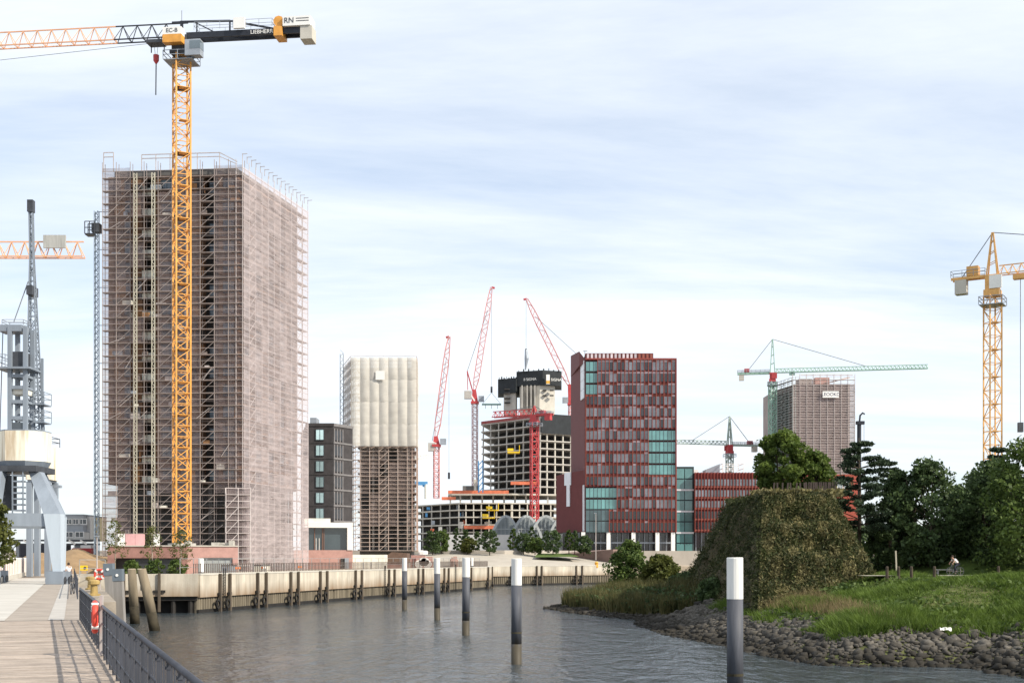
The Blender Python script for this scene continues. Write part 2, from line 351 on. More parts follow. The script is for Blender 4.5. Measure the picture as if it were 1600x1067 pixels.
# fences along the quay (posts and rails, panel mesh)
def fence(pts, label, h, step, mat, name='fence', z=ZL+.32, pick=None, rails=(0.12,1.),grp=None, thick=.05):
    c = Vector(pts[0]); t = thing(name, label, 'fence', (c.x, c.y, z), grp)
    pm = MB().box(-thick/2,thick/2,-thick/2,thick/2,0,h).mesh('post', mat)
    pk = MB().box(-.012,.012,-.012,.012,.1,h*.96).mesh('picket', mat) if pick else None
    for a, b in zip(pts[:-1], pts[1:]):
        m, l = frame(a, b, z); n = max(1, round(l/step))
        for i in range(n+1): link('post', pm, t, m @ T3(i*l/n,0,0))
        for r in rails: MB(m).box(0,l,-.025,.025,h*r-.03,h*r+.02).build('rail', mat, t)
    return t
off = lambda p, q, s: ((p[0]+s*(-(q[1]-p[1]))/math.dist(p,q)), (p[1]+s*(q[0]-p[0])/math.dist(p,q)))
fp0, fp1, fp2 = off(QA,QB,.6), off(QB,QC,.6), off(QC,QB,-.6)
fence([fp0,fp1,fp2], 'low dark picket fence running along the top of the sunlit quay', 1.15, .55, M('fence_rust', (.13,.10,.085), .7, .3, 1.), rails=(.15,1.), thick=.09)
fg = fence([off(QA,QB,2.4),off(QB,QC,2.4),off(QC,QB,-2.4)], 'tall grey mesh site fence set back from the quay edge', 2.1, 3.4, M('fence_grey', (.36,.37,.37), .5, .2, 1., metal=.4), z=ZL, rails=(.03,.5,1.), thick=.06)

# mooring platform outside the promenade edge
plq = Vector((-35.7,104,0)).normalized(); pln = Vector((plq.y,-plq.x,0)); pa = Vector((-15.3,46,0))
pp_ = [pa+plq*22+pln*.0, pa+plq*22+pln*1.7, pa+plq*60+pln*1.7, pa+plq*60]
setp(MB().prism([(p.x,p.y) for p in pp_][::1], -2.5, ZL-.12).build('mooring_platform', M('platform_stone',(.30,.26,.21),.9,.3,.8,bump=.4)), kind='structure')
# ------------------------------------------------------------------ scaffolding
def net_variant(w, h, seed, mat, bul=.22, n=5):
    r = np.random.default_rng(seed); V = []; F = []
    for j in range(n+1):
        for i in range(n+1):
            u, v = i/n, j/n
            b = bul*math.sin(math.pi*u)*(.4+.6*abs(math.sin(math.pi*v*2)))+r.normal()*.04
            V.append((u*w, b if 0 < i < n else 0, v*h))
    for j in range(n):
        for i in range(n): F.append((j*(n+1)+i, j*(n+1)+i+1, (j+1)*(n+1)+i+1, (j+1)*(n+1)+i))
    m = MB(); m.add(V, F); return m.mesh('net', mat, True)
def scaffold_face(t, mt, Ln, z0, z1, nb, lift, th, tube, board, braces=(), over=1.2, dep=1.1, rail=True, every=1):
    bay = Ln/nb
    sm = MB().box(-th/2,th/2,-th/2,th/2,z0,z1+over).mesh('standard', tube)
    for i in range(nb+1):
        for y in (0, dep): link('standard', sm, t, mt @ T3(i*bay,y,0))
    nl = int((z1-z0)/lift)
    dk = MB().box(0,Ln,.1,dep-.1,-.07,0).mesh('deck', board)
    rl = MB()
    for hh in (0., 1.0): rl.box(0,Ln,-.02-th*.4,-.02+th*.4,hh-th*.4,hh+th*.4)
    rl.box(0,Ln,dep-th*.4,dep+th*.4,-th*.4,th*.4)
    for i in range(nb+1): rl.box(i*bay-th*.35,i*bay+th*.35,0,dep,-th*.8,-th*.1)
    rl = rl.mesh('guard_rail', tube)
    for k in range(nl+1):
        z = z0+k*lift
        if k % every == 0: link('deck', dk, t, mt @ T3(0,0,z))
        if rail: link('guard_rail', rl, t, mt @ T3(0,0,z+.02))
    for i in braces:
        b = MB()
        for k in range(nl):
            a, c = ((i,i+1) if k % 2 == 0 or i % 2 else (i,i+1))
            b.beam((a*bay,-th,z0+k*lift), (c*bay,-th,z0+(k+1)*lift), th*.8)
        link('brace', b.mesh('brace', tube), t, mt)
def nets(t, mt, Ln, z0, z1, nb, rows, mat, skip=lambda i, j: False, bul=.12, off=.12, seed=1):
    bay = Ln/nb; h = (z1-z0)/rows
    vs = [net_variant(bay, h, seed*10+k, mat, bul) for k in range(4)]; r = random.Random(seed)
    for i in range(nb):
        for j in range(rows):
            if not skip(i, j): link('net', vs[r.randrange(4)], t, mt @ T3(i*bay,off,z0+j*h))
# window: frame with pane as sub-part, shared meshes
def window_kit(w, h, fm, gm, fw=.12, mull=1):
    f = MB().box(0,w,0,.12,0,fw).box(0,w,0,.12,h-fw,h).box(0,fw,0,.12,fw,h-fw).box(w-fw,w,0,.12,fw,h-fw)
    for k in range(1, mull+1): f.box(w*k/(mull+1)-fw*.4,w*k/(mull+1)+fw*.4,.01,.11,fw,h-fw)
    return f.mesh('window', fm), MB().box(fw*.5,w-fw*.5,.05,.07,fw*.5,h-fw*.5).mesh('pane', gm)
def put_window(kit, t, m):
    o = link('window', kit[0], t, m); link('pane', kit[1], o, m)
# ------------------------------------------------------------------ the big tower
LW, CW_, RW_ = (X(160,202),202.), (X(379,200),200.), (X(481,226.),226.)
mL, lenL = frame(LW, CW_); mR, lenR = frame(CW_, RW_)
fl = lambda u, v: (mL @ Vector((u,v,0)))[:2]
fr = lambda u, v: (mR @ Vector((u,v,0)))[:2]
BT = 67.0; BB = 18.2
tw = thing('tower_block', 'tall brown apartment tower under construction behind pinkish scaffold netting', 'tower', (*fl(11,12), ZL))
wood = M('brown_timber_cladding', (.20,.115,.075), .8, .35, .3, streak=True, col2=(.27,.15,.085))
MB().prism([fl(.35,1.5),fl(5.9,1.5),fl(5.9,24),fl(.35,24)], BB, BT).build('wall', wood, tw)
MB().prism([fl(8.1,1.5),fl(15.8,1.5),fl(15.8,24),fl(8.1,24)], BB, BT).build('wall', wood, tw)
MB().prism([fl(18.3,1.5),fl(lenL-1.5,1.5),fr(1.6,1.5),fr(lenR-1.5,1.5),fl(24,26),fl(18.3,24)], BB, BT).build('wall', wood, tw)
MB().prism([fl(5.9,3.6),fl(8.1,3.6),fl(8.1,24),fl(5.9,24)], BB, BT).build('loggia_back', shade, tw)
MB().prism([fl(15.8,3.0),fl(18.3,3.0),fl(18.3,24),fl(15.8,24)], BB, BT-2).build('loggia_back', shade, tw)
MB().prism([fl(.6,4.5),fl(lenL-2.5,4.5),fr(lenR-2.6,2.6),fl(.6,24)], ZL, BB).build('core', concdark, tw)  # shade of the open storeys put into the dark concrete colour
MB().prism([fl(1.4,1.4),fl(lenL-1.4,1.4),fr(lenR-1.4,1.4),fl(24.2,26.2),fl(1.4,24.2)], BT, BT+.9).build('parapet', concdark, tw)
NF = 15; FHT = (BT-BB)/NF
slabm = M('slab_edge', (.17,.14,.125), .85, .2, .5)
wk1 = window_kit(1.9, 1.9, dsteel, GLASS('tower_glass', (.10,.14,.18)), .1, 1)
wk2 = window_kit(1.1, 1.9, dsteel, MATS['tower_glass'], .1, 0)
balc = MB().box(.05,2.15,-.5,-.42,.0,1.0).mesh('balcony_front', M('balcony_grey', (.58,.59,.52), .6, .15, .5))
bslab = MB().box(.02,2.18,-.5,2.0,-.25,-.02).mesh('balcony_slab', conc)
for k in range(NF):
    z = BB+k*FHT
    b = MB(); b.v = []; 
    MB(mL).box(1.45,lenL-1.45,1.36,1.49,z-.02,z+.3).build('floor_band', slabm, tw)
    MB(mR).box(1.45,lenR-1.45,1.36,1.49,z-.02,z+.3).build('floor_band', slabm, tw)
    link('balcony_front', balc, tw, mL @ T3(5.92,1.75,z+.3)); link('balcony_slab', bslab, tw, mL @ T3(5.92,1.75,z+.3))
    for u, kit in ((3.0,wk2),(9.0,wk1),(12.2,wk2),(19.0,wk1)): put_window(kit, tw, mL @ T3(u,1.37,z+.75))
    if k % 3 != 1: put_window(wk2, tw, mL @ T3(16.3,2.88,z+.6))
    for u in (3.5,8.2,13,17.6,22): put_window(wk1, tw, mR @ T3(u,1.37,z+.75))
for u in (3.,8.,12.5,16.5,20.5): MB(mL).box(u,u+.6,2.0,2.6,ZL,BB-.01).build('column', concdark, tw)
for u in (4,9,14,19,23.5): MB(mR).box(u,u+.6,1.7,2.3,ZL,BB-.01).build('column', concdark, tw)
for z in (8.2,11.5,14.8): MB().prism([fl(1.8,1.8),fl(lenL-1.8,1.8),fr(lenR-1.8,1.8),fl(24,24.5),fl(1.8,24)], z, z+.25).build('floor_slab', concdark, tw)
sc = thing('scaffold', 'tall tube scaffold with pinkish netting wrapped round the big brown tower', 'scaffold', (*fl(11,0), ZL))
TH = .105
scaffold_face(sc, mL, lenL, ZL, 68.2, 10, 2.0, .08, M('shaded_tube',(.33,.28,.26),.55,.25,.6), plank_m, (1,4,7), .7)  # shade of this face put into a darker tube colour
scaffold_face(sc, mR, lenR, ZL, 68.2, 11, 2.0, .085, M('sunlit_tube',(.56,.51,.50),.5,.15,.6), plank_m, (1,9), .7)  # sunlight on this face put into a paler tube colour
netL = NET('net_shaded', (.31,.255,.255), .24, .6); netR = NET('net_sunlit', (.62,.54,.545), .32, .72, 3.2)  # one net, coloured darker on the shaded face, paler on the sunlit
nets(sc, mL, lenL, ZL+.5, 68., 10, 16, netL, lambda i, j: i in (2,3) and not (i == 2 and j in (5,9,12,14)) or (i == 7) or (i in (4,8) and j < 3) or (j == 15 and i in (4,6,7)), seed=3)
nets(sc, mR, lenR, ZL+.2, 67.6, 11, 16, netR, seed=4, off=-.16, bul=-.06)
# timber panels of the half finished facade, and goods stored on the lifts
rq = random.Random(15); tp_ = [M('fresh_timber_panel',(.36,.19,.09),.8,.2,.8,rand=.3), M('grey_membrane',(.20,.19,.20),.8,.2,.8,rand=.3), M('dark_membrane',(.05,.045,.045),.8,.3,.8)]
for k in range(70):
    u = rq.choice((.6,1.6,4.6,11.2,13.4,14.4,21.)) + rq.uniform(-.2,.2); f = int(NF*(1-rq.random()**1.4)); w_ = min(rq.uniform(.7,1.7), lenL-1.6-u); f = min(f,NF-1)
    MB(mL).box(u,u+w_,1.30+.001*k,1.49,BB+f*FHT+.35,BB+f*FHT+rq.uniform(1.6,2.95)).build('facade_panel', tp_[(0,0,1,2)[k%4]], tw)
for k in range(60):
    u = rq.uniform(.4,lenL-2.); lv_ = rq.randrange(1,31); w_ = rq.uniform(.4,1.6)
    MB(mL).box(u,u+w_,.25,.8,ZL+2*lv_+.02,ZL+2*lv_+rq.uniform(.25,.9)).build('stored_goods', rq.choice([offwhite,galv,plank_m,tp_[0],steel,concdark]), sc)
for k in range(26):
    u = rq.uniform(.4,lenL-3.); z = ZL+2*rq.randrange(2,31); MB(mL).beam((u,-.1,z),(u+rq.uniform(1.2,2.6),-.12,z+rq.uniform(.7,2.)),.07).build('loose_tube', galv, sc)
# roof edge rails and outriggers on the top lift
for i in range(17):
    u = i*lenR/16; b = MB(mR); b.beam((u,-.0,68.6),(u,0,69.7),.08).beam((u,0,69.6),(u,-.8,69.6),.08); b.build('outrigger', galv, sc)
b = MB(mL)
for u0, u1, z in ((6.2,18.8,70.1),(6.2,18.8,69.5),(0,1.6,70.6),(0,1.6,69.9)): b.beam((u0,.5,z),(u1,.5,z),.12)
for u in (0,1.6,6.2,8.5,10.8,13,15.2,18.8): b.beam((u,.5,67.5),(u,.5,70.1 if u > 2 else 70.6),.11)
b.beam((18.8,.5,70.1),(21.6,.5,68.6),.12).beam((18.8,.5,69.5),(21.6,.5,68.2),.1); b.build('roof_rail', galv, sc)
# bulging lower corner enclosure
b_m, b_l = frame(fl(lenL-2.2,-1.4), (fr(.3,-1.2)))
nets(sc, b_m, b_l, ZL, 17.5, 1, 4, netL, seed=9); scaffold_face(sc, b_m, b_l, ZL, 17.5, 2, 2.0, .085, MATS['sunlit_tube'], plank_m, (0,), 0., .9)
# hoist ladder beams either side of the loggia column
for u in (5.5,8.4):
    b = MB(mL)
    for z in np.arange(8.,67,1.0): b.beam((u-.22,-.35,z),(u+.22,-.35,z+.5),.07).beam((u+.22,-.35,z+.5),(u-.22,-.35,z+1.),.07)
    for s in (-.24,.24): b.beam((u+s,-.35,8),(u+s,-.35,67),.1)
    b.build('hoist_mast', M('hoist_pale', (.55,.52,.42), .5), sc)
# podium in front
pod = thing('podium_building', 'low reddish brick podium with wide dark openings below the orange crane', 'building', (X(265,172),174,ZL))
brick = M('red_brown_brick', (.30,.165,.14), .9, .22, .9, bump=.3)
brick2 = M('pinkish_brick', (.42,.25,.22), .9, .16, .9, bump=.3)
pm, pl = frame((X(168,171),171.),(X(292,171),171.)); zt = 8.1
pm2, pl2 = frame((X(292.4,171),171.05),(X(372,173.5),173.5))
for u0, u1, z0, z1, mtx, mt_, nm in ((0,.9,ZL,zt,pm,brick,'wall'),(.9,9.6,6.55,zt,pm,brick,'wall'),(9.6,pl-.01,ZL,zt,pm,brick,'wall'),
        (0,1.7,ZL,zt,pm2,brick2,'wall'),(1.7,6.0,6.6,zt,pm2,brick2,'wall'),(6.0,pl2,ZL,zt,pm2,brick2,'wall')):
    MB(mtx).box(u0,u1,0,.5,z0,z1).build(nm, mt_, pod)
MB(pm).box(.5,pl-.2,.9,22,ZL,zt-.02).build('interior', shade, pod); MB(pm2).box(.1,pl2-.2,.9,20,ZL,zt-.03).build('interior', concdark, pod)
for u in (3.6,): MB(pm).box(u,9.55,.45,.6,ZL,6.5).build('shutter', M('dark_glazing', (.05,.055,.06), .25, .3, .5), pod)
MB(pm2).box(1.75,5.95,.35,.5,ZL,6.55).build('roller_door', M('grey_door', (.30,.32,.32), .5, .15, 2., streak=True), pod)
for u in (2.6,3.4,4.2,5.1): MB(pm2).box(u,u+.06,.3,.349,ZL,6.5).build('door_rib', steel, pod)
MB(pm).box(-.1,pl-.05,-.12,22,zt,zt+.16).build('roof_slab', conclit, pod); MB(pm2).box(.0,pl2+.05,-.12,20,zt+.002,zt+.15).build('roof_slab', conclit, pod)
# pallets and wrapped bundles on the podium roof
hoard = thing('site_hoarding', 'white and red banner panels standing on the podium roof', 'hoarding', (X(205,175),175,zt+.16))
for i, (x0, x1, c) in enumerate(((184,195,white),(196,211,M('pink_sheet', (.62,.36,.36), .7, .15, .6)),(211.4,226,MATS['pink_sheet']),(240,249,white))):
    MB().box(X(x0,175),X(x1,175),175,175.12,zt+.16,zt+1.75).build('panel', c, hoard)
tarp = M('grey_tarp', (.40,.38,.34), .9, .3, 1.)
for i, (x0, x1, h, l) in enumerate(((286,298,.8,'grey bundle heaped beside the foot of the orange crane'),(330,352,.45,'flat pile of boards lying on the podium roof edge'),(352,366,.7,'rumpled grey tarpaulin heap at the podium corner'))):
    m = MB(); r = random.Random(i)
    for k in range(4):
        xa = x0+(x1-x0)*r.random()*.5; xb = xa+(x1-x0)*.5
        m.box(X(xa,174.5),X(xb,174.5),174+k*.3,174.8+k*.3,zt+.165,zt+.165+h*(.5+.5*r.random()))
    solo('material_heap', m, tarp, l, 'building material')
# mast hoist at the left edge
mh = thing('material_hoist', 'slim blue grey hoist mast climbing the shaded edge of the big tower', 'hoist', (X(151,203),203,ZL))
hb = M('hoist_blue', (.20,.27,.36), .5, .3, 1., col2=(.34,.40,.46))
sec = MB()
for sx in (-.3,.3):
    for sy in (-.3,.3): sec.beam((sx,sy,0),(sx,sy,2.98),.1)
for z in (.0,1.,2.): sec.beam((-.3,-.3,z),(.3,-.3,z+1),.08).beam((-.3,.3,z+1),(.3,.3,z),.08).beam((-.3,-.3,z),(-.3,.3,z+1),.08).beam((-.3,-.3,z),(.3,-.3,z),.08)
sec = sec.mesh('mast_section', hb)
for k in range(19): link('mast_section', sec, mh, T3(X(151,203),203,ZL+.1+k*3))
for k in range(0,19,2):
    MB().beam((X(151,203)+.3,203,ZL+3+k*3),(X(160,203)+.9,203,ZL+3+k*3),.1).build('wall_tie', hb, mh)
b = MB(); x0, x1 = X(135,203), X(150,203); z0, z1 = Zp(367,203), Zp(348,203)
for z in (z0,z1,(z0+z1)/2): 
    for yy in (202.2,203.8): b.beam((x0,yy,z),(x1,yy,z),.12)
for xx in (x0,(x0+x1)/2,x1):
    for yy in (202.2,203.8): b.beam((xx,yy,z0),(xx,yy,z1),.12)
b.box(x0,x1,202.2,203.8,z0-.15,z0-.02); b.build('cage', dsteel, mh)
MB().box(X(145,203),X(157,203),202.3,203.7,z0+.3,z1-.2).build('drive_unit', dsteel, mh)
# ------------------------------------------------------------------ cranes
def mast(t, x, y, z0, z1, w, sh, rot, ch, dg, mat, band=None):
    n = max(1, round((z1-z0)/sh)); sh = (z1-z0)/n; h = w/2; s = MB()
    for sx in (-h,h):
        for sy in (-h,h): s.beam((sx,sy,0),(sx,sy,sh*.998),ch)
    cs = [(-h,-h),(h,-h),(h,h),(-h,h)]; m = max(2, round(sh/(w*.9)))
    for i in range(4):
        a, b = cs[i], cs[(i+1)%4]
        for k in range(m):
            za, zb = sh*k/m, sh*(k+1)/m
            p, q = (a,b) if (k+i) % 2 == 0 else (b,a)
            s.beam((*p,za),(*q,zb),dg); s.beam((*a,za),(*b,za),dg)
    s.box(-h*.5,h*.5,-h*.9,-h*.3,sh*.96,sh*.99)
    me = s.mesh('mast_section', mat)
    for k in range(n): link('mast_section', me, t, T3(x,y,z0+k*sh) @ Matrix.Rotation(rot,4,'Z'))
def jib(t, p, ang, length, h, w, sl, ch, dg, mat, name='jib_section', pitch=0., taper=None):
    n = max(1, round(length/sl)); sl = length/n; m = max(2, round(sl/(h*1.0)))
    def one(h, w):
        s = MB()
        s.beam((0,-w/2,0),(sl*.998,-w/2,0),ch).beam((0,w/2,0),(sl*.998,w/2,0),ch).beam((0,0,h),(sl*.998,0,h),ch)
        for k in range(m):
            xa, xm, xb = sl*k/m, sl*(k+.5)/m, sl*(k+1)/m
            for sy in (-w/2,w/2): s.beam((xa,sy,0),(xm,0,h),dg).beam((xm,0,h),(xb,sy,0),dg)
            s.beam((xa,-w/2,0),(xa,w/2,0),dg)
        return s
    base = T3(*p) @ Matrix.Rotation(ang,4,'Z') @ Matrix.Rotation(-pitch,4,'Y'); me = None
    for k in range(n):
        mm = mat[min(k,len(mat)-1)] if isinstance(mat,(list,tuple)) else mat
        if me is None or isinstance(mat,(list,tuple)): me = one(h,w).mesh(name, mm)
        link(name, me, t, base @ T3(k*sl,0,0))
    return base
def rail_box(m, x0, x1, y0, y1, z, h, th):
    for zz in (z+h,z+h/2):
        m.beam((x0,y0,zz),(x1,y0,zz),th).beam((x1,y0,zz),(x1,y1,zz),th).beam((x1,y1,zz),(x0,y1,zz),th).beam((x0,y1,zz),(x0,y0,zz),th)
    for xx in np.linspace(x0,x1,max(2,int(abs(x1-x0)/1.6)+1)):
        for yy in (y0,y1): m.beam((xx,yy,z),(xx,yy,z+h),th)
# --- the large flat-top crane
def big_crane():
    d = 180.; x = X(284,d); zb = 8.27; zt_ = Zp(88,d); rot = R(28)
    t = thing('tower_crane', 'large orange and black flat top tower crane in front of the brown tower', 'crane', (x,d,zb))
    mast(t, x, d, zb, zt_, 2.0, 4.6, rot, .21, .10, yellow)
    MB(T3(x,d,zb) @ Matrix.Rotation(rot,4,'Z')).box(-1.6,1.6,-1.6,1.6,-.1,.35).build('base_frame', conc, t)
    for z in np.arange(zb+9, zt_-3, 9.2): MB(T3(x,d,z) @ Matrix.Rotation(rot,4,'Z')).box(-.85,.85,-.85,.85,0,.1).build('rest_platform', dsteel, t)
    ang = math.atan2(3.2, -27.); A = T3(x,d,zt_) @ Matrix.Rotation(ang,4,'Z')      # local +x = jib direction
    # slewing ring, platform, cab
    MB(A).box(-1.3,1.3,-1.3,1.3,.0,.5).build('slewing_ring', dsteel, t)
    b = MB(A); rail_box(b,-2.1,2.1,-1.6,1.6,-.9,1.2,.08); b.box(-2.1,2.1,-1.6,1.6,-1.,-.9); b.build('platform', steel, t)
    MB(A).box(-1.1,1.1,-1.,1.,.5,2.6).build('slewing_head', dsteel, t)
    hd = MB(A).box(-.8,1.9,1.05,2.3,1.1,2.2).build('head_panel', yellow, t)
    MB(A).box(-.8,1.9,1.04,2.305,2.2,3.2).build('head_panel', white, t)
    text('EC-B', t, A @ Vector((.55,2.33,2.7)), .58, dsteel, ang+math.pi)
    MB(A).box(-3.4,-1.2,.6,2.,-.7,1.5).build('cab', steel, t); MB(A).box(-3.42,-1.9,.59,2.02,.2,1.3).build('cab_window', GLASS('cab_glass',(.10,.13,.15)), t)
    # jib: first sections black then orange
    jib(t, A @ Vector((1.2,0,2.5)), ang, 51, 2.1, 1.3, 4.25, .15, .085, [black,black,orange])
    MB(A).beam((0,0,2.5),(0,0,4.9),.35).beam((-.9,0,4.7),(1.4,0,4.7),.3).build('apex', black, t)
    MB(A).beam((0,0,4.9),(0,0,6.4),.05).build('antenna', dsteel, t)
    # counter-jib girder
    for s in (-.75,.75): MB(A).beam((-1.,s,2.5),(-17.4,s,2.5),.3,.8).build('counter_jib_girder', black, t)
    b = MB(A); b.beam((0,0,4.8),(-7.,0,4.6),.24).beam((-7.,0,4.6),(-14.2,0,3.0),.22).beam((-2.,0,4.6),(-5.,0,3.),.14).beam((-7.,0,4.6),(-7.,0,3.),.2).beam((-2.2,0,4.7),(-2.2,0,3.),.16); b.build('tie_bar', black, t)
    b = MB(A); rail_box(b,-13.4,-2.2,-1.1,1.1,3.1,1.1,.05); b.build('walkway_rail', steel, t)
    MB(A).box(-9.6,-8.,1.1,1.5,2.9,4.4).build('switch_cabinet', white, t)
    text('LIEBHERR', t, A @ Vector((-11.9,.96,2.45)), .55, white, ang+math.pi)
    MB(A).box(-14.9,-13.7,-1.2,1.3,1.7,3.0).build('winch', yellow, t); MB(A).tube([(-14.3,-1.,3.8),(-14.3,1.,3.8)],.75,10).build('winch_drum', yellow, t)
    cwb = MB(A).box(-18.9,-15.0,-1.1,1.35,2.95,4.25).build('counterweight', white, t)
    MB(A).box(-19.1,-17.45,-1.,1.2,1.1,2.93).build('counterweight', conclit, t)
    text('RN', t, A @ Vector((-15.9,1.38,3.65)), .75, dsteel, ang+math.pi)
    for z in (3.85,3.5): MB(A).box(-18.7,-16.9,1.352,1.37,z,z+.1).build('print_line', dsteel, t)
    # trolley, hook and rope
    p = A @ Vector((3.6,0,2.4)); b = MB(A).box(2.6,4.9,-.9,.9,1.75,2.2); b.beam((2.8,-.6,1.8),(2.8,-.6,.9),.12).beam((4.7,-.6,1.8),(4.7,-.6,.9),.12); b.build('trolley', dsteel, t)
    hx = A @ Vector((3.75,0,0)); MB().beam((hx.x-.3,hx.y,zt_+2),(hx.x-.1,hx.y,zt_+.1),.05).beam((hx.x+.3,hx.y,zt_+2),(hx.x+.1,hx.y,zt_+.1),.05).build('rope', cable, t)
    MB().tube([(hx.x,hx.y,zt_+.3),(hx.x,hx.y,zt_-.5),(hx.x,hx.y,zt_-.95)],[.42,.4,.1],8).build('hook_block', cred, t)
    MB().beam((hx.x,hx.y,zt_-.9),(hx.x-.05,hx.y,Zp(147,d)),.14).build('chain', cable, t)
    q0 = A @ Vector((1,0,2.2)); q1 = A @ Vector((28,0,.6)); MB().beam(q0,q1,.05).build('rope', cable, t)
big_crane()
# --- saddle cranes with A-frame head
def saddle_crane(label, xm, d, ybase, ytop, ang, jl, cl, w, mat, headmat, tip_h, ch, dg, cwmat, sh=5., hook=None, zb=None, cabmat=None, rot=.3, jh=1.5, matj=None, jpitch=0.):
    x = X(xm,d); zb = Zp(ybase,d) if zb is None else zb; zt_ = Zp(ytop,d)
    t = thing('tower_crane', label, 'crane', (x,d,zb)); mast(t,x,d,zb,zt_,w,sh,rot,ch,dg,mat)
    A = T3(x,d,zt_) @ Matrix.Rotation(ang,4,'Z'); mj = matj or mat; k = w/2.
    MB(A).box(-k*1.2,k*1.2,-k*1.2,k*1.2,-.2,.9).build('slewing_ring', headmat, t)
    MB(A).box(-k,k,-k,k,.9,3.4).build('slewing_tower', headmat, t)
    b = MB(A); rail_box(b,-w*.9,w*.9,-w*.9,w*.9,-1.6,1.3,ch*.5); b.box(-w*.9,w*.9,-w*.9,w*.9,-1.7,-1.6); b.build('platform', steel, t)
    MB(A).box(-k*.3,k*1.6,-k*1.3,-k*1.01,1.,3.2).build('cab', cabmat or headmat, t)
    b = MB(A)
    for sx in (-k*.8,k*.8):
        for sy in (-k*.7,k*.7): b.beam((sx,sy,3.4),(sx*.12,sy*.12,tip_h),ch)
    for q in (.25,.5,.75):
        z = 3.4+(tip_h-3.4)*q; e = k*.8*(1-q*.88); b.beam((-e,-e*.8,z),(e,-e*.8,z+.6),dg).beam((-e,e*.8,z),(e,e*.8,z+.6),dg)
    b.build('apex_frame', mj, t)
    jib(t, A @ Vector((k,0,3.4)), ang, jl, jh, w*.75, 5.5, ch*.8, dg*.8, mj, pitch=jpitch)
    for s in (-k*.7,k*.7): MB(A).beam((-k,s,3.3),(-cl,s,3.3),ch*1.3,ch*2.2).build('counter_jib_girder', mj, t)
    b = MB(A); rail_box(b,-cl,-k,-k,k,3.5,1.1,ch*.35); b.build('walkway_rail', steel, t)
    MB(A).box(-cl+.6,-cl+.6+w*.9,-k*.8,k*.8,.7,3.2).build('counterweight', cwmat, t)
    MB(A).box(-cl+w*1.2,-cl+w*2.1,-k*.8,k*.8,3.6,5.2).build('winch', headmat if cabmat is None else mj, t)
    MB().beam(A @ Vector((0,0,tip_h)), A @ Vector((-cl*.75,0,3.6)), ch*.55).build('tie_bar', cable, t)
    MB().beam(A @ Vector((0,0,tip_h)), A @ Vector((jl*.62,0,3.4+jh)), ch*.55).build('tie_bar', cable, t)
    if hook:
        u, yh = hook; p = A @ Vector((u,0,3.2)); zh = Zp(yh,p.y)
        MB(A).box(u-1.1,u+1.1,-k*.6,k*.6,2.3,3.0).build('trolley', mj, t)
        MB().beam((p.x,p.y,zt_+2.6),(p.x,p.y,zh),ch*.4).build('rope', cable, t)
        MB().box(p.x-.4,p.x+.4,p.y-.3,p.y+.3,zh-1.6,zh).build('hook_block', dsteel, t)
    return t
saddle_crane('tall yellow tower crane rising behind the trees above the park', 1551, 215., 800, 462, math.atan2(-.52,.85), 45, 6.6, 2.1, yellow2, yellow2, 10.6, .2, .1, conclit, 4.7, (4.4,660), cabmat=white, rot=.15, zb=5.)
saddle_crane('pale green tower crane standing behind the grey netted tower', 1207, 500., 800, 596, math.atan2(-.2,1.), 57, 13.5, 2.2, cgreen, cred, 16.5, .34, .2, conclit, 6, (7.5,580), zb=9)
saddle_crane('small green tower crane behind the low red office wing', 1140, 520., 800, 708, math.atan2(-.25,-1.), 26, 12.5, 2.2, M('crane_green_grey',(.34,.42,.38)), cred, 15, .34, .2, conclit, 6, None, zb=9)
saddle_crane('bright red tower crane standing against the concrete tower shell', 835, 578., 815, 660, math.atan2(.55,-1.), 20, 9, 3.0, cred, cred, 7.5, .46, .26, cred, 6, None, zb=10, jh=2.6)
# --- crane jib entering at the frame edge, mast out of view
t = saddle_crane('orange lattice crane jib ending in a grey weight panel beyond the harbour crane', -150, 300., 850, 400, 0, 6, 8, 2.2, orange, orange, 12, .26, .15, conc, 6, None, zb=ZL)
zj = Zp(402,300.); jib(t, (X(-150,300.)-1,300.,zj), R(0.), X(131,300)-X(-150,300)+1, 3.6, 2., 6, .3, .17, orange)
MB().box(X(70,300),X(105,300),298.9,299.4,Zp(389,300),Zp(369,300)).build('weight_panel', M('panel_grey',(.38,.38,.36),.7,.2,2.,streak=True), t)
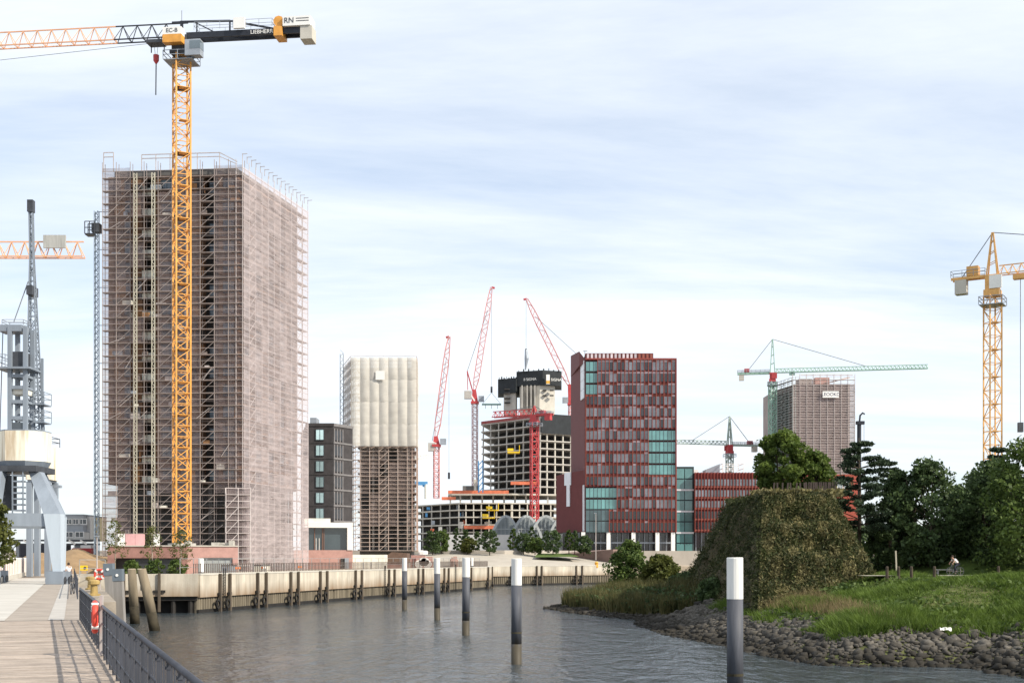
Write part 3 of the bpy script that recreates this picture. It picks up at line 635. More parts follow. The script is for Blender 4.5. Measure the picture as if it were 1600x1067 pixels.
# --- luffing cranes
def luffer(label, d, xm, ybase, yslew, foot, tip, atop, cw, w, hook, load=None, mastmat=credpale, zb=None, jw=2.6, backd=0.):
    x = X(xm,d); zb = Zp(ybase,d) if zb is None else zb; zs = Zp(yslew,d); t = thing('luffing_crane', label, 'crane', (x,d,zb))
    mast(t,x,d,zb,zs,2.4,6.,.3,.32,.19,mastmat)
    MB().box(x-2,x+2,d-2,d+2,zs-.3,zs+.8).build('slewing_ring', cred, t)
    f = P(*foot,d); tp = P(*tip,d); v = tp-f; ln = v.length; u = v.normalized(); side = Vector((0,1,0)); nrm = side.cross(u).normalized()
    n = max(4, round(ln/7)); b = None
    MB().prism([(x-1.6,d-1.5),(x+1.6,d-1.5),(x+1.6,d+1.5),(x-1.6,d+1.5)], zs+.8, f.z+1., top=[(f.x-.9,d-1),(f.x+.9,d-1),(f.x+.9,d+1),(f.x-.9,d+1)]).build('slewing_tower', cred, t)
    for k in range(n):
        s0, s1 = ln*k/n, ln*(k+1)/n; b = MB()
        wid = lambda s: jw*min(1., .3+s/(ln*.12), .35+(ln-s)/(ln*.3))
        for a_ in (-.5,.5):
            for c_ in (-.5,.5):
                b.beam(f+u*s0+nrm*a_*wid(s0)+side*c_*wid(s0), f+u*s1+nrm*a_*wid(s1)+side*c_*wid(s1), .30)
        m = 3
        for j in range(m):
            q0 = s0+(s1-s0)*j/m; q1 = s0+(s1-s0)*(j+1)/m
            for c_ in (-.5,.5):
                sg = .5 if j % 2 else -.5
                b.beam(f+u*q0+nrm*sg*wid(q0)+side*c_*wid(q0), f+u*q1-nrm*sg*wid(q1)+side*c_*wid(q1), .17)
        b.build('jib_section', credpale, t)
    MB().beam(tp, tp+Vector((1.6 if hook[0] >= tip[0] else -1.6,0,-.4)), .9).build('jib_head', cred, t)
    c = P(*cw,d)
    b = MB(); b.beam((x,d-1.2,zs+1),(c.x,d-1.2,c.z+1),.7).beam((x,d+1.2,zs+1),(c.x,d+1.2,c.z+1),.7); b.build('counter_jib', white, t)
    MB().box(c.x-1.8,c.x+1.8,d-1.6,d+1.6,c.z-3.2,c.z+.6).build('counterweight', conc, t)
    MB().box(x+1.8 if cw[0] < xm else x-4.6,x+4.6 if cw[0] < xm else x-1.8,d-2.4,d-.6,zs+.6,zs+3.4).build('cab', steel, t)
    if atop:
        at = P(*atop,d); b = MB()
        for sy in (-1.,1.): b.beam((x,d+sy,zs+2),(at.x,d+sy*.6,at.z),.55).beam((c.x,d+sy,c.z+.4),(at.x,d+sy*.6,at.z),.3)
        for q in (.2,.4,.6,.8): 
            pz = Vector((x,d,zs+2)).lerp(at,q); b.beam(pz+Vector((0,-1,0)),pz+Vector((0,1,0)),.3)
        b.build('a_frame', cred, t); MB().beam(at, f+u*ln*.78, .22).build('luffing_rope', cable, t)
    else: MB().beam(c+Vector((0,0,1)), f+u*ln*.8, .2).build('luffing_rope', cable, t)
    h = P(*hook,d); MB().beam((h.x,d,tp.z-.5),(h.x,d,h.z),.14).build('rope', cable, t)
    MB().box(h.x-.5,h.x+.5,d-.4,d+.4,h.z-3,h.z).build('hook_block', dsteel, t)
    return t, h
luffer('red luffing crane standing alone above the low concrete frame', 600., 682, 772, 697, (681,685), (702,526), None, (675,694), 2.6, (701.5,738), zb=34.5)
_, hk = luffer('red and white luffing crane with steep jib beside the concrete tower shell', 640., 742, 766, 630, (741,612), (768,449), (730,580), (731,613), 2.6, (768,604), mastmat=M('mast_white_red',(.55,.40,.40),.6,.3,.4), zb=38)
ld = thing('lifting_frame', 'green spreader frame hanging from the steep luffing crane', 'spreader frame', (hk.x,640,hk.z-9))
b = MB(); b.beam((hk.x,640,hk.z-3),(hk.x-4.5,640,hk.z-8.6),.14).beam((hk.x,640,hk.z-3),(hk.x+4.5,640,hk.z-8.6),.14); b.build('sling', cable, ld)
MB().box(hk.x-4.8,hk.x+4.8,639,641,hk.z-9.2,hk.z-8.6).build('beam', M('spreader_green',(.16,.33,.28),.6), ld)
for dx in (-3,0,3): MB().box(hk.x+dx-.12,hk.x+dx+.12,639.8,640.2,hk.z-11,hk.z-9.2).build('hanger', steel, ld)
luffer('red luffing crane leaning out over the black core formwork', 640., 893, 800, 632, (890,604), (823,467), None, (905,560), 2.6, (822,545), zb=20)
cl = MB().tube([P(822,546,640),P(823,560,640),P(821,578,640)],[.6,1.1,.3],8); solo('concrete_skip', cl, steel, 'grey concrete skip hanging over the black core formwork', 'concrete skip')
# small blue crane and its pale post
bc = thing('small_crane', 'small blue knuckle crane on a cream post beyond the wrapped tower', 'crane', P(666,778,585))
MB().tube([P(666,779,585),P(666,756,585)],.9,8).build('post', offwhite, bc)
MB().beam(P(668,755,585),P(648,755,585),1.6).beam(P(666,753,585),P(661,760,585),.9).build('arm', M('site_blue',(.08,.26,.50),.5), bc)
lj = thing('site_jib', 'short pale lattice jib poking out beside the wrapped tower', 'crane jib', P(640,718,420))
b = MB()
for k in range(8):
    a0 = P(636+k*4.3,718-k*.25,420); a1 = P(636+(k+1)*4.3,718-(k+1)*.25,420); up = Vector((0,0,1.1))
    b.beam(a0,a1,.2).beam(a0+up,a1+up,.2).beam(a0,a1+up,.14).beam(a1,a1+up,.14)
b.build('lattice', offwhite, lj)
# ------------------------------------------------------------------ harbour portal crane at the frame edge
def portal_crane():
    hg = M('harbour_grey', (.22,.255,.30), .5, .2, .6, streak=True); hl = M('harbour_pale_blue', (.43,.49,.55), .5, .12, .6, streak=True)
    c = Vector((-43.0,112.,0)); t = thing('harbour_crane', 'old grey portal harbour crane with rust streaked cream cabin on the promenade', 'crane', (c.x,c.y,ZL))
    feet = [(-38.3,108.),(-41.6,118.),(-43.6,106.4),(-46.9,116.4)]; top = [(-41.2,110.9),(-42.,113.7),(-44.2,110.2),(-45.,113.)]
    zk, zt_ = 10.3, 14.0
    for (fx, fy), (tx, ty) in zip(feet, top):
        kx, ky = fx+(tx-fx)*.18, fy+(ty-fy)*.18
        s = .55
        MB().prism([(fx-s*.6,fy-s*.6),(fx+s*.6,fy-s*.6),(fx+s*.6,fy+s*.6),(fx-s*.6,fy+s*.6)], ZL+1.05, zk,
            top=[(kx-s*1.3,ky-s),(kx+s*1.3,ky-s),(kx+s*1.3,ky+s),(kx-s*1.3,ky+s)]).build('leg', hl, t)
        MB().prism([(kx-s*1.3,ky-s),(kx+s*1.3,ky-s),(kx+s*1.3,ky+s),(kx-s*1.3,ky+s)], zk+.003, zt_,
            top=[(tx-.5,ty-.5),(tx+.5,ty-.5),(tx+.5,ty+.5),(tx-.5,ty+.5)]).build('leg', hg, t)
        MB().box(fx-.75,fx+.75,fy-.9,fy+.9,ZL-.02,ZL+1.03).build('foot', hg, t)
        for q in (-.5,.5): MB().tube([(fx-.8,fy+q,ZL+.3),(fx+.8,fy+q,ZL+.3)],.32,10).build('wheel', dsteel, t)
    for i, j in ((0,1),(2,3),(0,2),(1,3)):
        a, b = Vector((*feet[i],zk-.5)), Vector((*feet[j],zk-.5)); q = c.copy(); q.z = zk-.5
        MB().beam(a.lerp(q,.15), b.lerp(q,.15), .55, 1.1).build('portal_beam', hg, t)
    MB().box(c.x-2.5,c.x+2.2,c.y-2.3,c.y+2.3,zt_,zt_+.5).build('ring_platform', dsteel, t)
    b = MB(); rng = range(7)
    for k in rng: b.box(c.x+.2,c.x+1.,c.y-2.2+k*.0,c.y-1.4,zk+.3+k*.5,zk+.42+k*.5)
    b.beam((c.x+.15,c.y-2.2,zk),(c.x+.15,c.y-2.2,zt_),.1).beam((c.x+1.05,c.y-2.2,zk),(c.x+1.05,c.y-2.2,zt_),.1); b.build('stair', hg, t)
    MB().box(c.x-1.5,c.x-.2,c.y-1.5,c.y-.3,zk+.4,zt_-.3).build('machine_room', dsteel, t)
    rust = M('rusty_cream', (.46,.26,.08), .7, .4, .55, streak=True, col2=(.80,.76,.64), detail=9)
    rr_ = [n_ for n_ in rust.node_tree.nodes if n_.type == 'VALTORGB'][0].color_ramp; rr_.elements[0].position = .30; rr_.elements[1].position = .52
    hc = (X(31,111),112.); n = 8; rr = 2.25
    poly = [(hc[0]+rr*math.cos(math.tau*(k+.5)/n)*1.0, hc[1]+rr*math.sin(math.tau*(k+.5)/n)*1.0) for k in range(n)]
    z0, z1 = Zp(722,112), Zp(676,112)
    MB().prism([(hc[0]+(p[0]-hc[0])*.85,hc[1]+(p[1]-hc[1])*.85) for p in poly], z0-.55, z0-.003, top=poly).build('house_floor', hg, t)
    MB().prism(poly, z0, z1).build('house', rust, t)
    MB().prism(poly, z1+.002, z1+.1).build('house_roof', hg, t)
    # tower frame above the house
    xa, xb = X(20,111.5), X(44,111.5); z2 = Zp(514,112)
    for xx in (xa,xb):
        for yy in (110.9,112.6): MB().beam((xx,yy,z1),(xx,yy,z2),.34).build('tower_post', hg, t)
    b = MB()
    for y in (655,630,608,590): 
        z = Zp(y,112)
        for yy in (110.9,112.6): b.beam((xa,yy,z),(xb,yy,z),.3)
        for xx in (xa,xb): b.beam((xx,110.9,z),(xx,112.6,z),.2)
    b.build('tower_brace', hg, t, kind='stuff')
    MB().box(xa-.0,xb,111,112.5,Zp(618,112),Zp(608,112)).build('machinery', offwhite, t)
    MB().box(xa+.2,xb-.2,111,112.5,Zp(576,112),Zp(552,112)).build('winch', dsteel, t)
    MB().box(xa+.1,xb-.1,110.85,112.4,z1+.05,Zp(662,112)).build('window_bay', GLASS('harbour_glass',(.06,.07,.08)), t)
    MB().box(X(4,112),X(58,112),110.3,113.2,Zp(580,112),Zp(577,112)).build('platform', hg, t)
    b = MB(); rail_box(b,X(4,112),X(20,112),110.3,113.2,Zp(577,112),1.05,.06); b.build('platform_rail', steel, t)
    MB().box(X(5,112),X(42,112),110.8,112.6,Zp(521,112),Zp(511,112)).build('top_beam', hg, t)
    b = MB(); rail_box(b,X(11,112),X(44,112),110.9,112.6,Zp(511,112),.45,.05); b.build('top_rail', steel, t)
    MB().beam((X(8,112),111.5,Zp(521,112)),(X(3,112),111.5,Zp(690,112)),.06).build('rope', cable, t)
    MB().beam((X(25,112),111.5,Zp(505,112)),(X(44,113),113,Zp(440,113)),.06).build('rope', cable, t)
    # lattice jib, broad at the foot
    f0, f1 = P(44,672,113.2), P(65,672,113.2); tp = P(48.5,316,113.2); n = 26; b = MB()
    def sec_(q): 
        a = f0.lerp(tp,q); c_ = f1.lerp(tp,q); w = max(.28,(c_-a).length); m = (a+c_)/2
        return [m+Vector((sx*w/2,sy*w*.45,0)) for sx, sy in ((-1,-1),(1,-1),(1,1),(-1,1))]
    for k in range(n):
        A_, B_ = sec_(k/n), sec_((k+1)/n)
        for i in range(4):
            b.beam(A_[i],B_[i],.11 if k > 6 else .14); b.beam(A_[i],A_[(i+1)%4],.06)
            b.beam(A_[i] if k % 2 else A_[(i+1)%4], B_[(i+1)%4] if k % 2 else B_[i], .06)
    b.build('lattice_jib', hg, t); MB().box(tp.x-.25,tp.x+.25,tp.y-.3,tp.y+.3,tp.z-.9,tp.z+.15).build('jib_head', dsteel, t)
    MB().box(X(45,113),X(54,113),112.4,113.9,Zp(462,113),Zp(448,113)).build('jib_sheave', dsteel, t)
    b = MB()
    for y in (632,660):
        b.box(X(58,113),X(74,113),112.2,114,Zp(y,113)-.1,Zp(y,113)); rail_box(b,X(58,113),X(74,113),112.2,114,Zp(y,113),1.,.05)
    b.build('side_platform', hg, t)
    MB().beam((X(66,113),113,z1),(X(66,113),113,Zp(560,113)),.2).build('side_post', hg, t)
    # lamp arm
    b = MB(); b.beam(P(76,757,112),P(88,760,112),.08); b.box(P(86,760,112).x,P(96,760,112).x,111.8,112.2,P(0,762,112).z,P(0,758,112).z); b.build('lamp', steel, t)
    # second cabin behind
    t2 = thing('harbour_crane', 'second cream crane cabin half hidden behind the grey portal crane', 'crane', (X(66,150),150,ZL))
    xm = X(66,150)
    MB().box(X(46,150),X(83,150),148.8,152,Zp(750,150),Zp(697,150)).build('house', rust, t2)
    MB().box(X(48,150),X(80,150),149,151.8,Zp(753,150),Zp(750,150)-.003).build('house_floor', hg, t2)
    b = MB(); rail_box(b,X(68,150),X(84,150),148.8,152,Zp(697,150),1.,.07); b.beam((X(77,150),148.8,Zp(697,150)+1.4),(X(85,150),148.8,Zp(697,150)),.1); b.build('roof_rail', dsteel, t2)
    for xx, yy in ((X(50,150),149.3),(X(78,150),149.3),(X(50,150),151.7),(X(78,150),151.7)): MB().beam((xx,yy,ZL),(xx,yy,Zp(753,150)),.6).build('leg', hg, t2)
portal_crane()
# ------------------------------------------------------------------ dark brick apartment block with white framed pavilion
db = thing('apartment_block', 'dark brick apartment block with tall windows behind the big tower', 'building', (X(515,265),270,ZL))
dbr = M('dark_brick', (.052,.048,.05), .85, .25, .8); grb = M('grey_brick', (.18,.172,.175), .85, .2, .8)
dm, dl = frame((X(478,262),262.),(X(521,262),262.)); em, el = frame((X(521,262),262.),(X(551,268),268.))
z0, z1 = 8.3, Zp(663,262)
MB().prism([(X(478,262),262.),(X(521,262),262.),(X(551,268),268.),(X(545,285),285.),(X(470,285),285.)], z0, z1).build('wall', dbr, db)
kA = window_kit(1.75,2.25,dsteel,GLASS('teal_glass',(.36,.50,.53),.25),.1,1); kB = window_kit(.62,2.0,dsteel,GLASS('dark_glass',(.035,.035,.04)),.07,0)
MB(dm).box(-.1,dl+.02,-.14,-.003,z1-.35,z1+.25).build('parapet', dbr, db); MB(em).box(-.0,el+.1,-.14,-.003,z1-.35,z1+.25).build('parapet', grb, db)
for k in range(7):
    zk = z1-3.22*(k+1)-.2
    MB(dm).box(-.05,dl+.02,-.09,-.003,zk-.42,zk-.16).build('floor_band', dbr, db)
    put_window(kA, db, dm @ T3(2.0,-.17,zk+.2))
    MB(em).box(0,el,-.09,-.003,zk-.42,zk-.1).build('floor_band', grb, db)
    for u in (.0,1.02,1.98,2.95): MB(em).box(u+.06,u+.36,-.12,-.003,zk-.1,zk+2.6).build('pier', grb, db)
    for u in (.42,1.38,2.35): put_window(kB, db, em @ T3(u,-.16,zk+.25))
MB().box(X(482,262),X(492,262),264,268,z1+.25,z1+1.6).build('roof_plant', steel, db)
pv = thing('pavilion', 'white framed glass pavilion on the brick quay base', 'building', (X(515,250),252,ZL))
qm, ql = frame((X(476,248),248.),(X(551,250),250.)); pz0, pz1 = Zp(859,249), Zp(816,249)
MB(qm).box(-2,ql,0,9,ZL,pz0-.01).build('brick_base', brick2, pv)
MB(qm).box(0,ql,-.2,8,pz1-1.0,pz1+.0).build('roof_frame', white, pv); MB(qm).box(ql-1.05,ql,-.2,8,pz0,pz1-1.003).build('side_frame', white, pv)
MB(qm).box(-.0,5,.6,7,pz1+.01,pz1+.8).build('roof_upstand', offwhite, pv)
MB(qm).box(.1,ql-1.1,.9,1.0,pz0,pz1-1.01).build('glazing', GLASS('pavilion_glass',(.05,.07,.08)), pv)
for u in (.3,1.9,3.4,3.7): MB(qm).box(u,u+.13,.7,.88,pz0,pz1-1.01).build('mullion', M('brown_mullion',(.20,.11,.08)), pv)
for u in (2.2,2.8): MB(qm).box(u,u+.1,.72,.87,pz0,pz0+2.3).build('door_frame', white, pv)
dr = MB(qm); dr.box(7.0,8.5,-.25,-.02,ZL,ZL+2.1); 
dr.build('doorway', shade, pv); MB(qm).box(7.7,8.5,-.5,-.26,ZL,ZL+2.15).build('door', steel, pv)
MB(qm).box(ql+.1,ql+7,1.5,6,ZL,pz0-.9).build('pale_base', offwhite, pv)
# ------------------------------------------------------------------ white wrapped tower
wt = thing('tower_block', 'concrete tower shell inside white wrapped scaffold', 'tower', (X(600,312),318,ZL))
wm, wl = frame((X(548,310),310.),(X(651,310),310.)); zw1 = Zp(563,310); zg = Zp(860,310); zs = Zp(697,310)
MB(wm).box(1.6,wl-1.6,5,16,ZL,zw1-1).build('core', concdark, wt)
for k in range(15): MB(wm).box(1.5,wl-1.5,1.6,16,zg+k*3.1,zg+k*3.1+.3).build('floor_slab', conc if k > 7 else concdark, wt)
for k in range(8):
    for u in (2,5,8,11,13.6): MB(wm).box(u,u+.5,1.9,2.4,zg+k*3.1+.302,zg+(k+1)*3.1-.002).build('column', conc, wt)
ws = thing('scaffold', 'scaffold tower with white sheeting on its upper half beside the dark brick block', 'scaffold', (X(600,310),310,ZL))
olive = M('olive_tube', (.46,.37,.32), .6, .3, .5)
scaffold_face(ws, wm, wl, zg, zw1, 7, 2.0, .13, olive, plank_m, (0,3), .7)
sm_, sl_ = frame((X(537,324),324.),(X(548,310),310.)); scaffold_face(ws, sm_, sl_, zg, zw1, 4, 2.0, .13, olive, plank_m, (0,2), .7)
em_, el_ = frame((X(651,310),310.),(X(653,322),322.)); scaffold_face(ws, em_, el_, zg, zw1, 4, 2.0, .13, rustube, plank_m, (), .7)
wrap = NET('white_wrap', (.74,.71,.65), .80, .98, 1.2); wrap2 = NET('white_wrap_side', (.66,.66,.66), .45, .8, 2.)
nets(ws, wm, wl, zs, zw1+.6, 7, 4, wrap, bul=-.35, seed=21, off=-.2); nets(ws, sm_, sl_, zs, zw1+.3, 2, 5, wrap2, seed=22, bul=-.1, off=-.15); nets(ws, em_, el_, zs, zw1+.3, 2, 5, wrap, seed=23, bul=-.1, off=-.15)
nets(ws, wm, wl, zg+6, zs, 7, 5, NET('net_pink_thin',(.56,.44,.40),.08,.34), lambda i, j: (i*7+j*3)%5 == 0, seed=26)
nets(ws, em_, el_, zg, zs, 2, 5, NET('net_pink_low',(.55,.42,.38),.4,.7), seed=24)
MB(wm).box(6.1,8.3,-.75,-.70,Zp(594,310),Zp(580,310)).build('banner', white, ws)
b = MB(wm)
for k in range(9): b.beam((k*wl/8,-.1,zs),(min(wl,(k+.5)*wl/8),-.5,zs-.5),.22).beam((min(wl,(k+.5)*wl/8),-.5,zs-.5),(min(wl,(k+1)*wl/8),-.1,zs),.2)
b.build('wrap_hem', M('hem_brown',(.20,.15,.12)), ws)
h2 = thing('material_hoist', 'thin grey hoist mast along the edge of the white wrapped tower', 'hoist', (X(534,322),322,8))
b = MB()
for sx in (-.4,.4): b.beam((X(534,322)+sx,322,ZL),(X(534,322)+sx,322,Zp(553,322)),.18)
for z in np.arange(ZL,Zp(555,322),1.6): b.beam((X(534,322)-.4,322,z),(X(534,322)+.4,322,z+.8),.1).beam((X(534,322)+.4,322,z+.8),(X(534,322)-.4,322,z+1.6),.1)
b.build('mast', steel, h2)
for y in range(580,680,20): MB().beam((X(534,322),322,Zp(y,322)),(X(540,322),322,Zp(y,322)),.15).build('wall_tie', steel, h2)
# ------------------------------------------------------------------ concrete frame complex
def slabs(t, poly, zs_, th, mat, name='floor_slab'):
    for z in zs_: MB().prism(poly, z-th, z).build(name, mat, t)
def cols(t, a, b, n, z0, z1, w, mat, name='column', lean=0.):
    m, l = frame(a,b)
    me = MB().prism([(-w/2,.3),(w/2,.3),(w/2,.3+w),(-w/2,.3+w)], z0, z1, top=[(-w/2+lean,.3),(w/2+lean,.3),(w/2+lean,.3+w),(-w/2+lean,.3+w)]).mesh(name, mat)
    for i in range(n+1): link(name, me, t, m @ T3(min(max(i*l/n,w*.6),l-w*.6),0,0))
lf = thing('building_shell', 'low wide concrete building frame with open floors and orange edge guards', 'building', (X(760,600),610,8.6))
A0, A1, A2, A3 = (X(646,630),630.), (X(716,598),598.), (X(800,598),598.), (X(873,604),604.)
lv = [Zp(y,600) for y in (842,830.5,818.9,807,796,785.5)]
poly = [A0,A1,A2,A3,(X(873,650),650.),(X(646,660),660.)]
inner = [(A0[0]+3,A0[1]+9),(A1[0],A1[1]+9),(A3[0]-2,A3[1]+9),(A3[0]-2,648),(A0[0]+4,656)]
MB().prism(inner, 8.6, lv[-1]-.1).build('core', shade, lf)  # dark box inside the frame; its colour stands for shaded depth
slabs(lf, poly, lv, .5, conclit)
top6 = Zp(771,600); MB().prism([(X(700,600),601.),A2,A3,(X(873,650),650.),(X(700,650),650.)], top6-.7, top6).build('roof_slab', conclit, lf)
allz = [8.6]+lv
for i in range(6):
    za, zb_ = allz[i], allz[i+1]-.51
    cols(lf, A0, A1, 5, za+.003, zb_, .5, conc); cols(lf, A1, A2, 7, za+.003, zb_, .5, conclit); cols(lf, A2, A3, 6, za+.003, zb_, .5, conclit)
cols(lf, (X(702,600),601.), A3, 10, lv[-1]+.003, top6-.71, .8, conc)
og = M('orange_guard', (.60,.17,.09), .7, .25, .6)
for x0, x1, y in ((700,795,771),(798,843,757),(725,800,826),(690,712,781)):
    MB().box(X(x0,596),X(x1,596),596.2,596.6,Zp(y,596),Zp(y-5,596)).build('edge_guard', og, lf)
rs = random.Random(5)
for k in range(26):
    i = rs.randrange(5); x = rs.uniform(660,865); c = rs.choice([og,offwhite,steel,M('site_blue',(.08,.26,.50)),white,concdark])
    MB().box(X(x,600),X(x+rs.uniform(2,6),600),603.5,604.5,allz[i+1]+.01,allz[i+1]+rs.uniform(1.,2.4)).build('stored_pallet', c, lf)
MB().box(X(722,600),X(748,600),606,612,top6+.01,top6+4.).build('roof_cabin', concdark, lf); MB().box(X(740,600),X(744,600),604,606,top6+.01,top6+7).build('roof_post', conclit, lf)
for x0, x1 in ((716,724),(757,764)): MB().box(X(x0,597),X(x1,597),596.9,597.6,Zp(825,597),Zp(815,597)).build('concrete_panel', conc, lf)
ym = M('machine_yellow', (.80,.55,.03), .5, .1, .5)
for i, (x, y, l) in enumerate(((770,796,'upper yellow loading platform jutting from the low concrete frame'),(764,808,'lower yellow loading platform jutting from the low concrete frame'),(803,706,'yellow loading platform high on the concrete tower shell'))):
    t = thing('loading_platform', l, 'loading platform', (X(x,592),592,Zp(y,592)), 'yellow loading platforms'); xx = X(x,592); z = Zp(y,592)
    MB().box(xx-3,xx+2.4,590,596.2,z-.5,z).build('deck', ym, t); MB().box(xx+2.42,xx+2.7,590,596.2,z-.5,z+3.).build('side_panel', ym, t); MB().box(xx-3,xx-.2,590.,590.3,z+.3,z+1.5).build('guard', ym, t)
# tower shell above
ts = thing('tower_block', 'tall open concrete tower shell with black formwork on its twin cores', 'tower', (X(830,605),615,8.6))
B0, B1, B2 = (X(753,634),634.), (X(843,601),601.), (X(905,612),612.)
zv = [top6+3.6*k for k in range(1,11)]; zt_ = zv[-1]
bp_ = [B0,B1,B2,(X(900,650),650.),(X(765,660),660.)]
MB().prism([(B0[0]+7,B0[1]+10),(B1[0]-2,B1[1]+10),(B2[0],B2[1]+10),(X(895,650),648.),(X(772,655),655.)], top6, zt_-1).build('core', shade, ts)  # dark filling behind the open floors, shade given as colour
for k, z in enumerate(zv):
    pull = max(0,(k-3))*.35 if k < 8 else 1.6
    pp = [(B0[0]-pull*.3,B0[1]),(B1[0]+pull*.4,B1[1]-pull*.2),B2,bp_[3],bp_[4]]
    MB().prism(pp, z-.5, z).build('floor_slab', conc, ts)
    z_ = (zv[k-1] if k else top6)
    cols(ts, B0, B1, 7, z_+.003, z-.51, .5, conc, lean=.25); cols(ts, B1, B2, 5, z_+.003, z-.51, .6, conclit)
low = [Zp(y,600) for y in ()]
blk = M('black_screen', (.020,.024,.028), .7, .3, .5)
m_, l_ = frame(B1,B2); MB(m_).box(.6,l_*.82,-.8,-.3,zv[-3]-.4,zt_+1.6).build('screen', blk, ts); MB(m_).box(l_*.86,l_,-.8,-.3,zv[-3]+.4,zt_+1.2).build('screen', blk, ts)
MB(frame(B0,B1)[0]).box(0,frame(B0,B1)[1]*.98,-.5,-.1,zt_+.003,zt_+1.3).build('edge_guard', M('dull_red_guard',(.25,.06,.06)), ts)
def core(x0, xc, x1, y0, y1, f0, fc, f1, fy0, fy1, d, tone):
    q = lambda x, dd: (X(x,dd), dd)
    MB().prism([q(x0,d+4),q(xc,d),q(x1,d+3),q(x1,d+16),q(x0,d+16)], Zp(y1,d)-2, Zp(y0,d)).build('core_wall', tone, ts)
    MB().prism([q(f0,d+3.5),q(fc,d-1.5),q(f1,d+2),q(f1,d+18),q(f0,d+18)], Zp(fy1,d), Zp(fy0,d)).build('formwork', blk, ts)
    r = random.Random(x0)
    for k in range(9):
        x = f0+(f1-f0)*(k+.3)/9; MB().box(X(x,d+1),X(x+2.,d+1),d+1,d+2.,Zp(fy0,d)-.3,Zp(fy0,d)+r.uniform(.3,1.3)).build('formwork_post', blk if k % 3 else steel, ts)
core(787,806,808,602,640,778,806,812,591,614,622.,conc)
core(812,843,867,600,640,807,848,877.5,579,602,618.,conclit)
for x in (815,823,829,835): MB().box(X(x,616),X(x+1.6,616),615.8,620.5,Zp(638,616),Zp(602,616)).build('core_fin', conc, ts)
for x, y in ((848,609),(859,609),(848,617),(859,617)): MB().box(X(x,618),X(x+6,618),617.5,619.,Zp(y+1.6,618),Zp(y,618)).build('core_opening', shade, ts)
for y in (607,613,621,628): MB().box(X(788,622),X(797,622),622.,625.,Zp(y+1.6,622),Zp(y,622)).build('core_opening', shade, ts)
text('II SIGNA', ts, (X(828,616),616.2,Zp(592.5,616)), 1.3, white, R(-24))
q = R(11); text('II SIGNA', ts, (X(867,616),616.6,Zp(593,616)), 1.3, white, q)
MB().box(X(853.5,615.6),X(859,615.6),615.3,615.6,Zp(600,615),Zp(585,615)).build('logo_board', white, ts); MB().box(X(853.5,615.6),X(859,615.6),615.2,615.29,Zp(599,615),Zp(594.5,615)).build('logo_stripe', M('logo_ochre',(.65,.36,.06)), ts)
# blue hoist beside shell
bh = thing('material_hoist', 'blue hoist tower at the edge of the concrete tower shell', 'hoist', (X(751,590),590,30))
b = MB(); 
for sx in (-1.,1.): b.beam((X(751,590)+sx,590,top6),(X(751,590)+sx,590,Zp(720,590)),.5)
for z in np.arange(top6,Zp(722,590),2.5): b.beam((X(751,590)-1,590,z),(X(751,590)+1,590,z+2.4),.35)
b.build('mast', M('site_blue',(.08,.26,.50)), bh)
# vaulted glass canopy
vc = thing('vaulted_canopy', 'grey vaulted canopy with crossing white ribs beside the red office', 'canopy', (X(830,470),475,8.6))
vg = M('canopy_glass', (.22,.25,.265), .3, .25, .4, spec=.6); vr = M('canopy_rib', (.42,.45,.46), .5, .1, .5)
dv = 470.
def arc(x0, x1, yb, yt, d0, d1, n=10):
    return [P(x0+(x1-x0)*k/n, yb-(yb-yt)*math.sin(math.pi*k/n)**.8, d0+(d1-d0)*k/n) for k in range(n+1)]
b = MB()
xs_ = np.linspace(772,902,53); env = []
def vault_y(x):
    return min(846-40*math.sin(math.pi*min(1,max(0,(x-x0)/(x1-x0))))**.8 for x0, x1 in ((765,815),(797,848),(826,880),(856,905)))
fr_ = [P(x,vault_y(x)+1.2,dv+3) for x in xs_]; lo_ = [Vector((p.x,p.y,8.6)) for p in fr_]; n_ = len(fr_)
for k in range(0,n_-1,4):
    e = min(k+4,n_-1); b = MB(); idx = range(k,e+1); m = e-k+1
    b.add([tuple(fr_[i]) for i in idx]+[(fr_[i].x,fr_[i].y+.4,8.6) for i in idx], [(q,m+q,m+q+1,q+1) for q in range(m-1)]); b.build('glass_panel', vg, vc)
b = MB(); b.add([tuple(p) for p in fr_]+[(p.x,p.y+24,p.z+.5) for p in fr_], [(k,k+1,n_+k+1,n_+k) for k in range(n_-1)]); b.build('roof_shell', vg, vc)
for x0, x1 in ((765,815),(797,848),(826,880),(856,905)):
    a = arc(x0,x1,846,806,dv,dv+1.5); b = MB()
    for p, q_ in zip(a[:-1],a[1:]): b.beam(p,q_,.6,.9)
    b.build('rib', vr, vc)
for x in np.arange(776,900,6.4): MB().box(X(x,dv),X(x+.7,dv),dv+2.4,dv+2.8,8.6,max(9.2,Zp(vault_y(x)+3,dv))).build('mullion', vr, vc)
for y in (838,826): MB().box(X(775,dv),X(900,dv),dv+2.5,dv+2.7,Zp(y,dv)-.15,Zp(y,dv)+.1).build('transom', vr, vc)
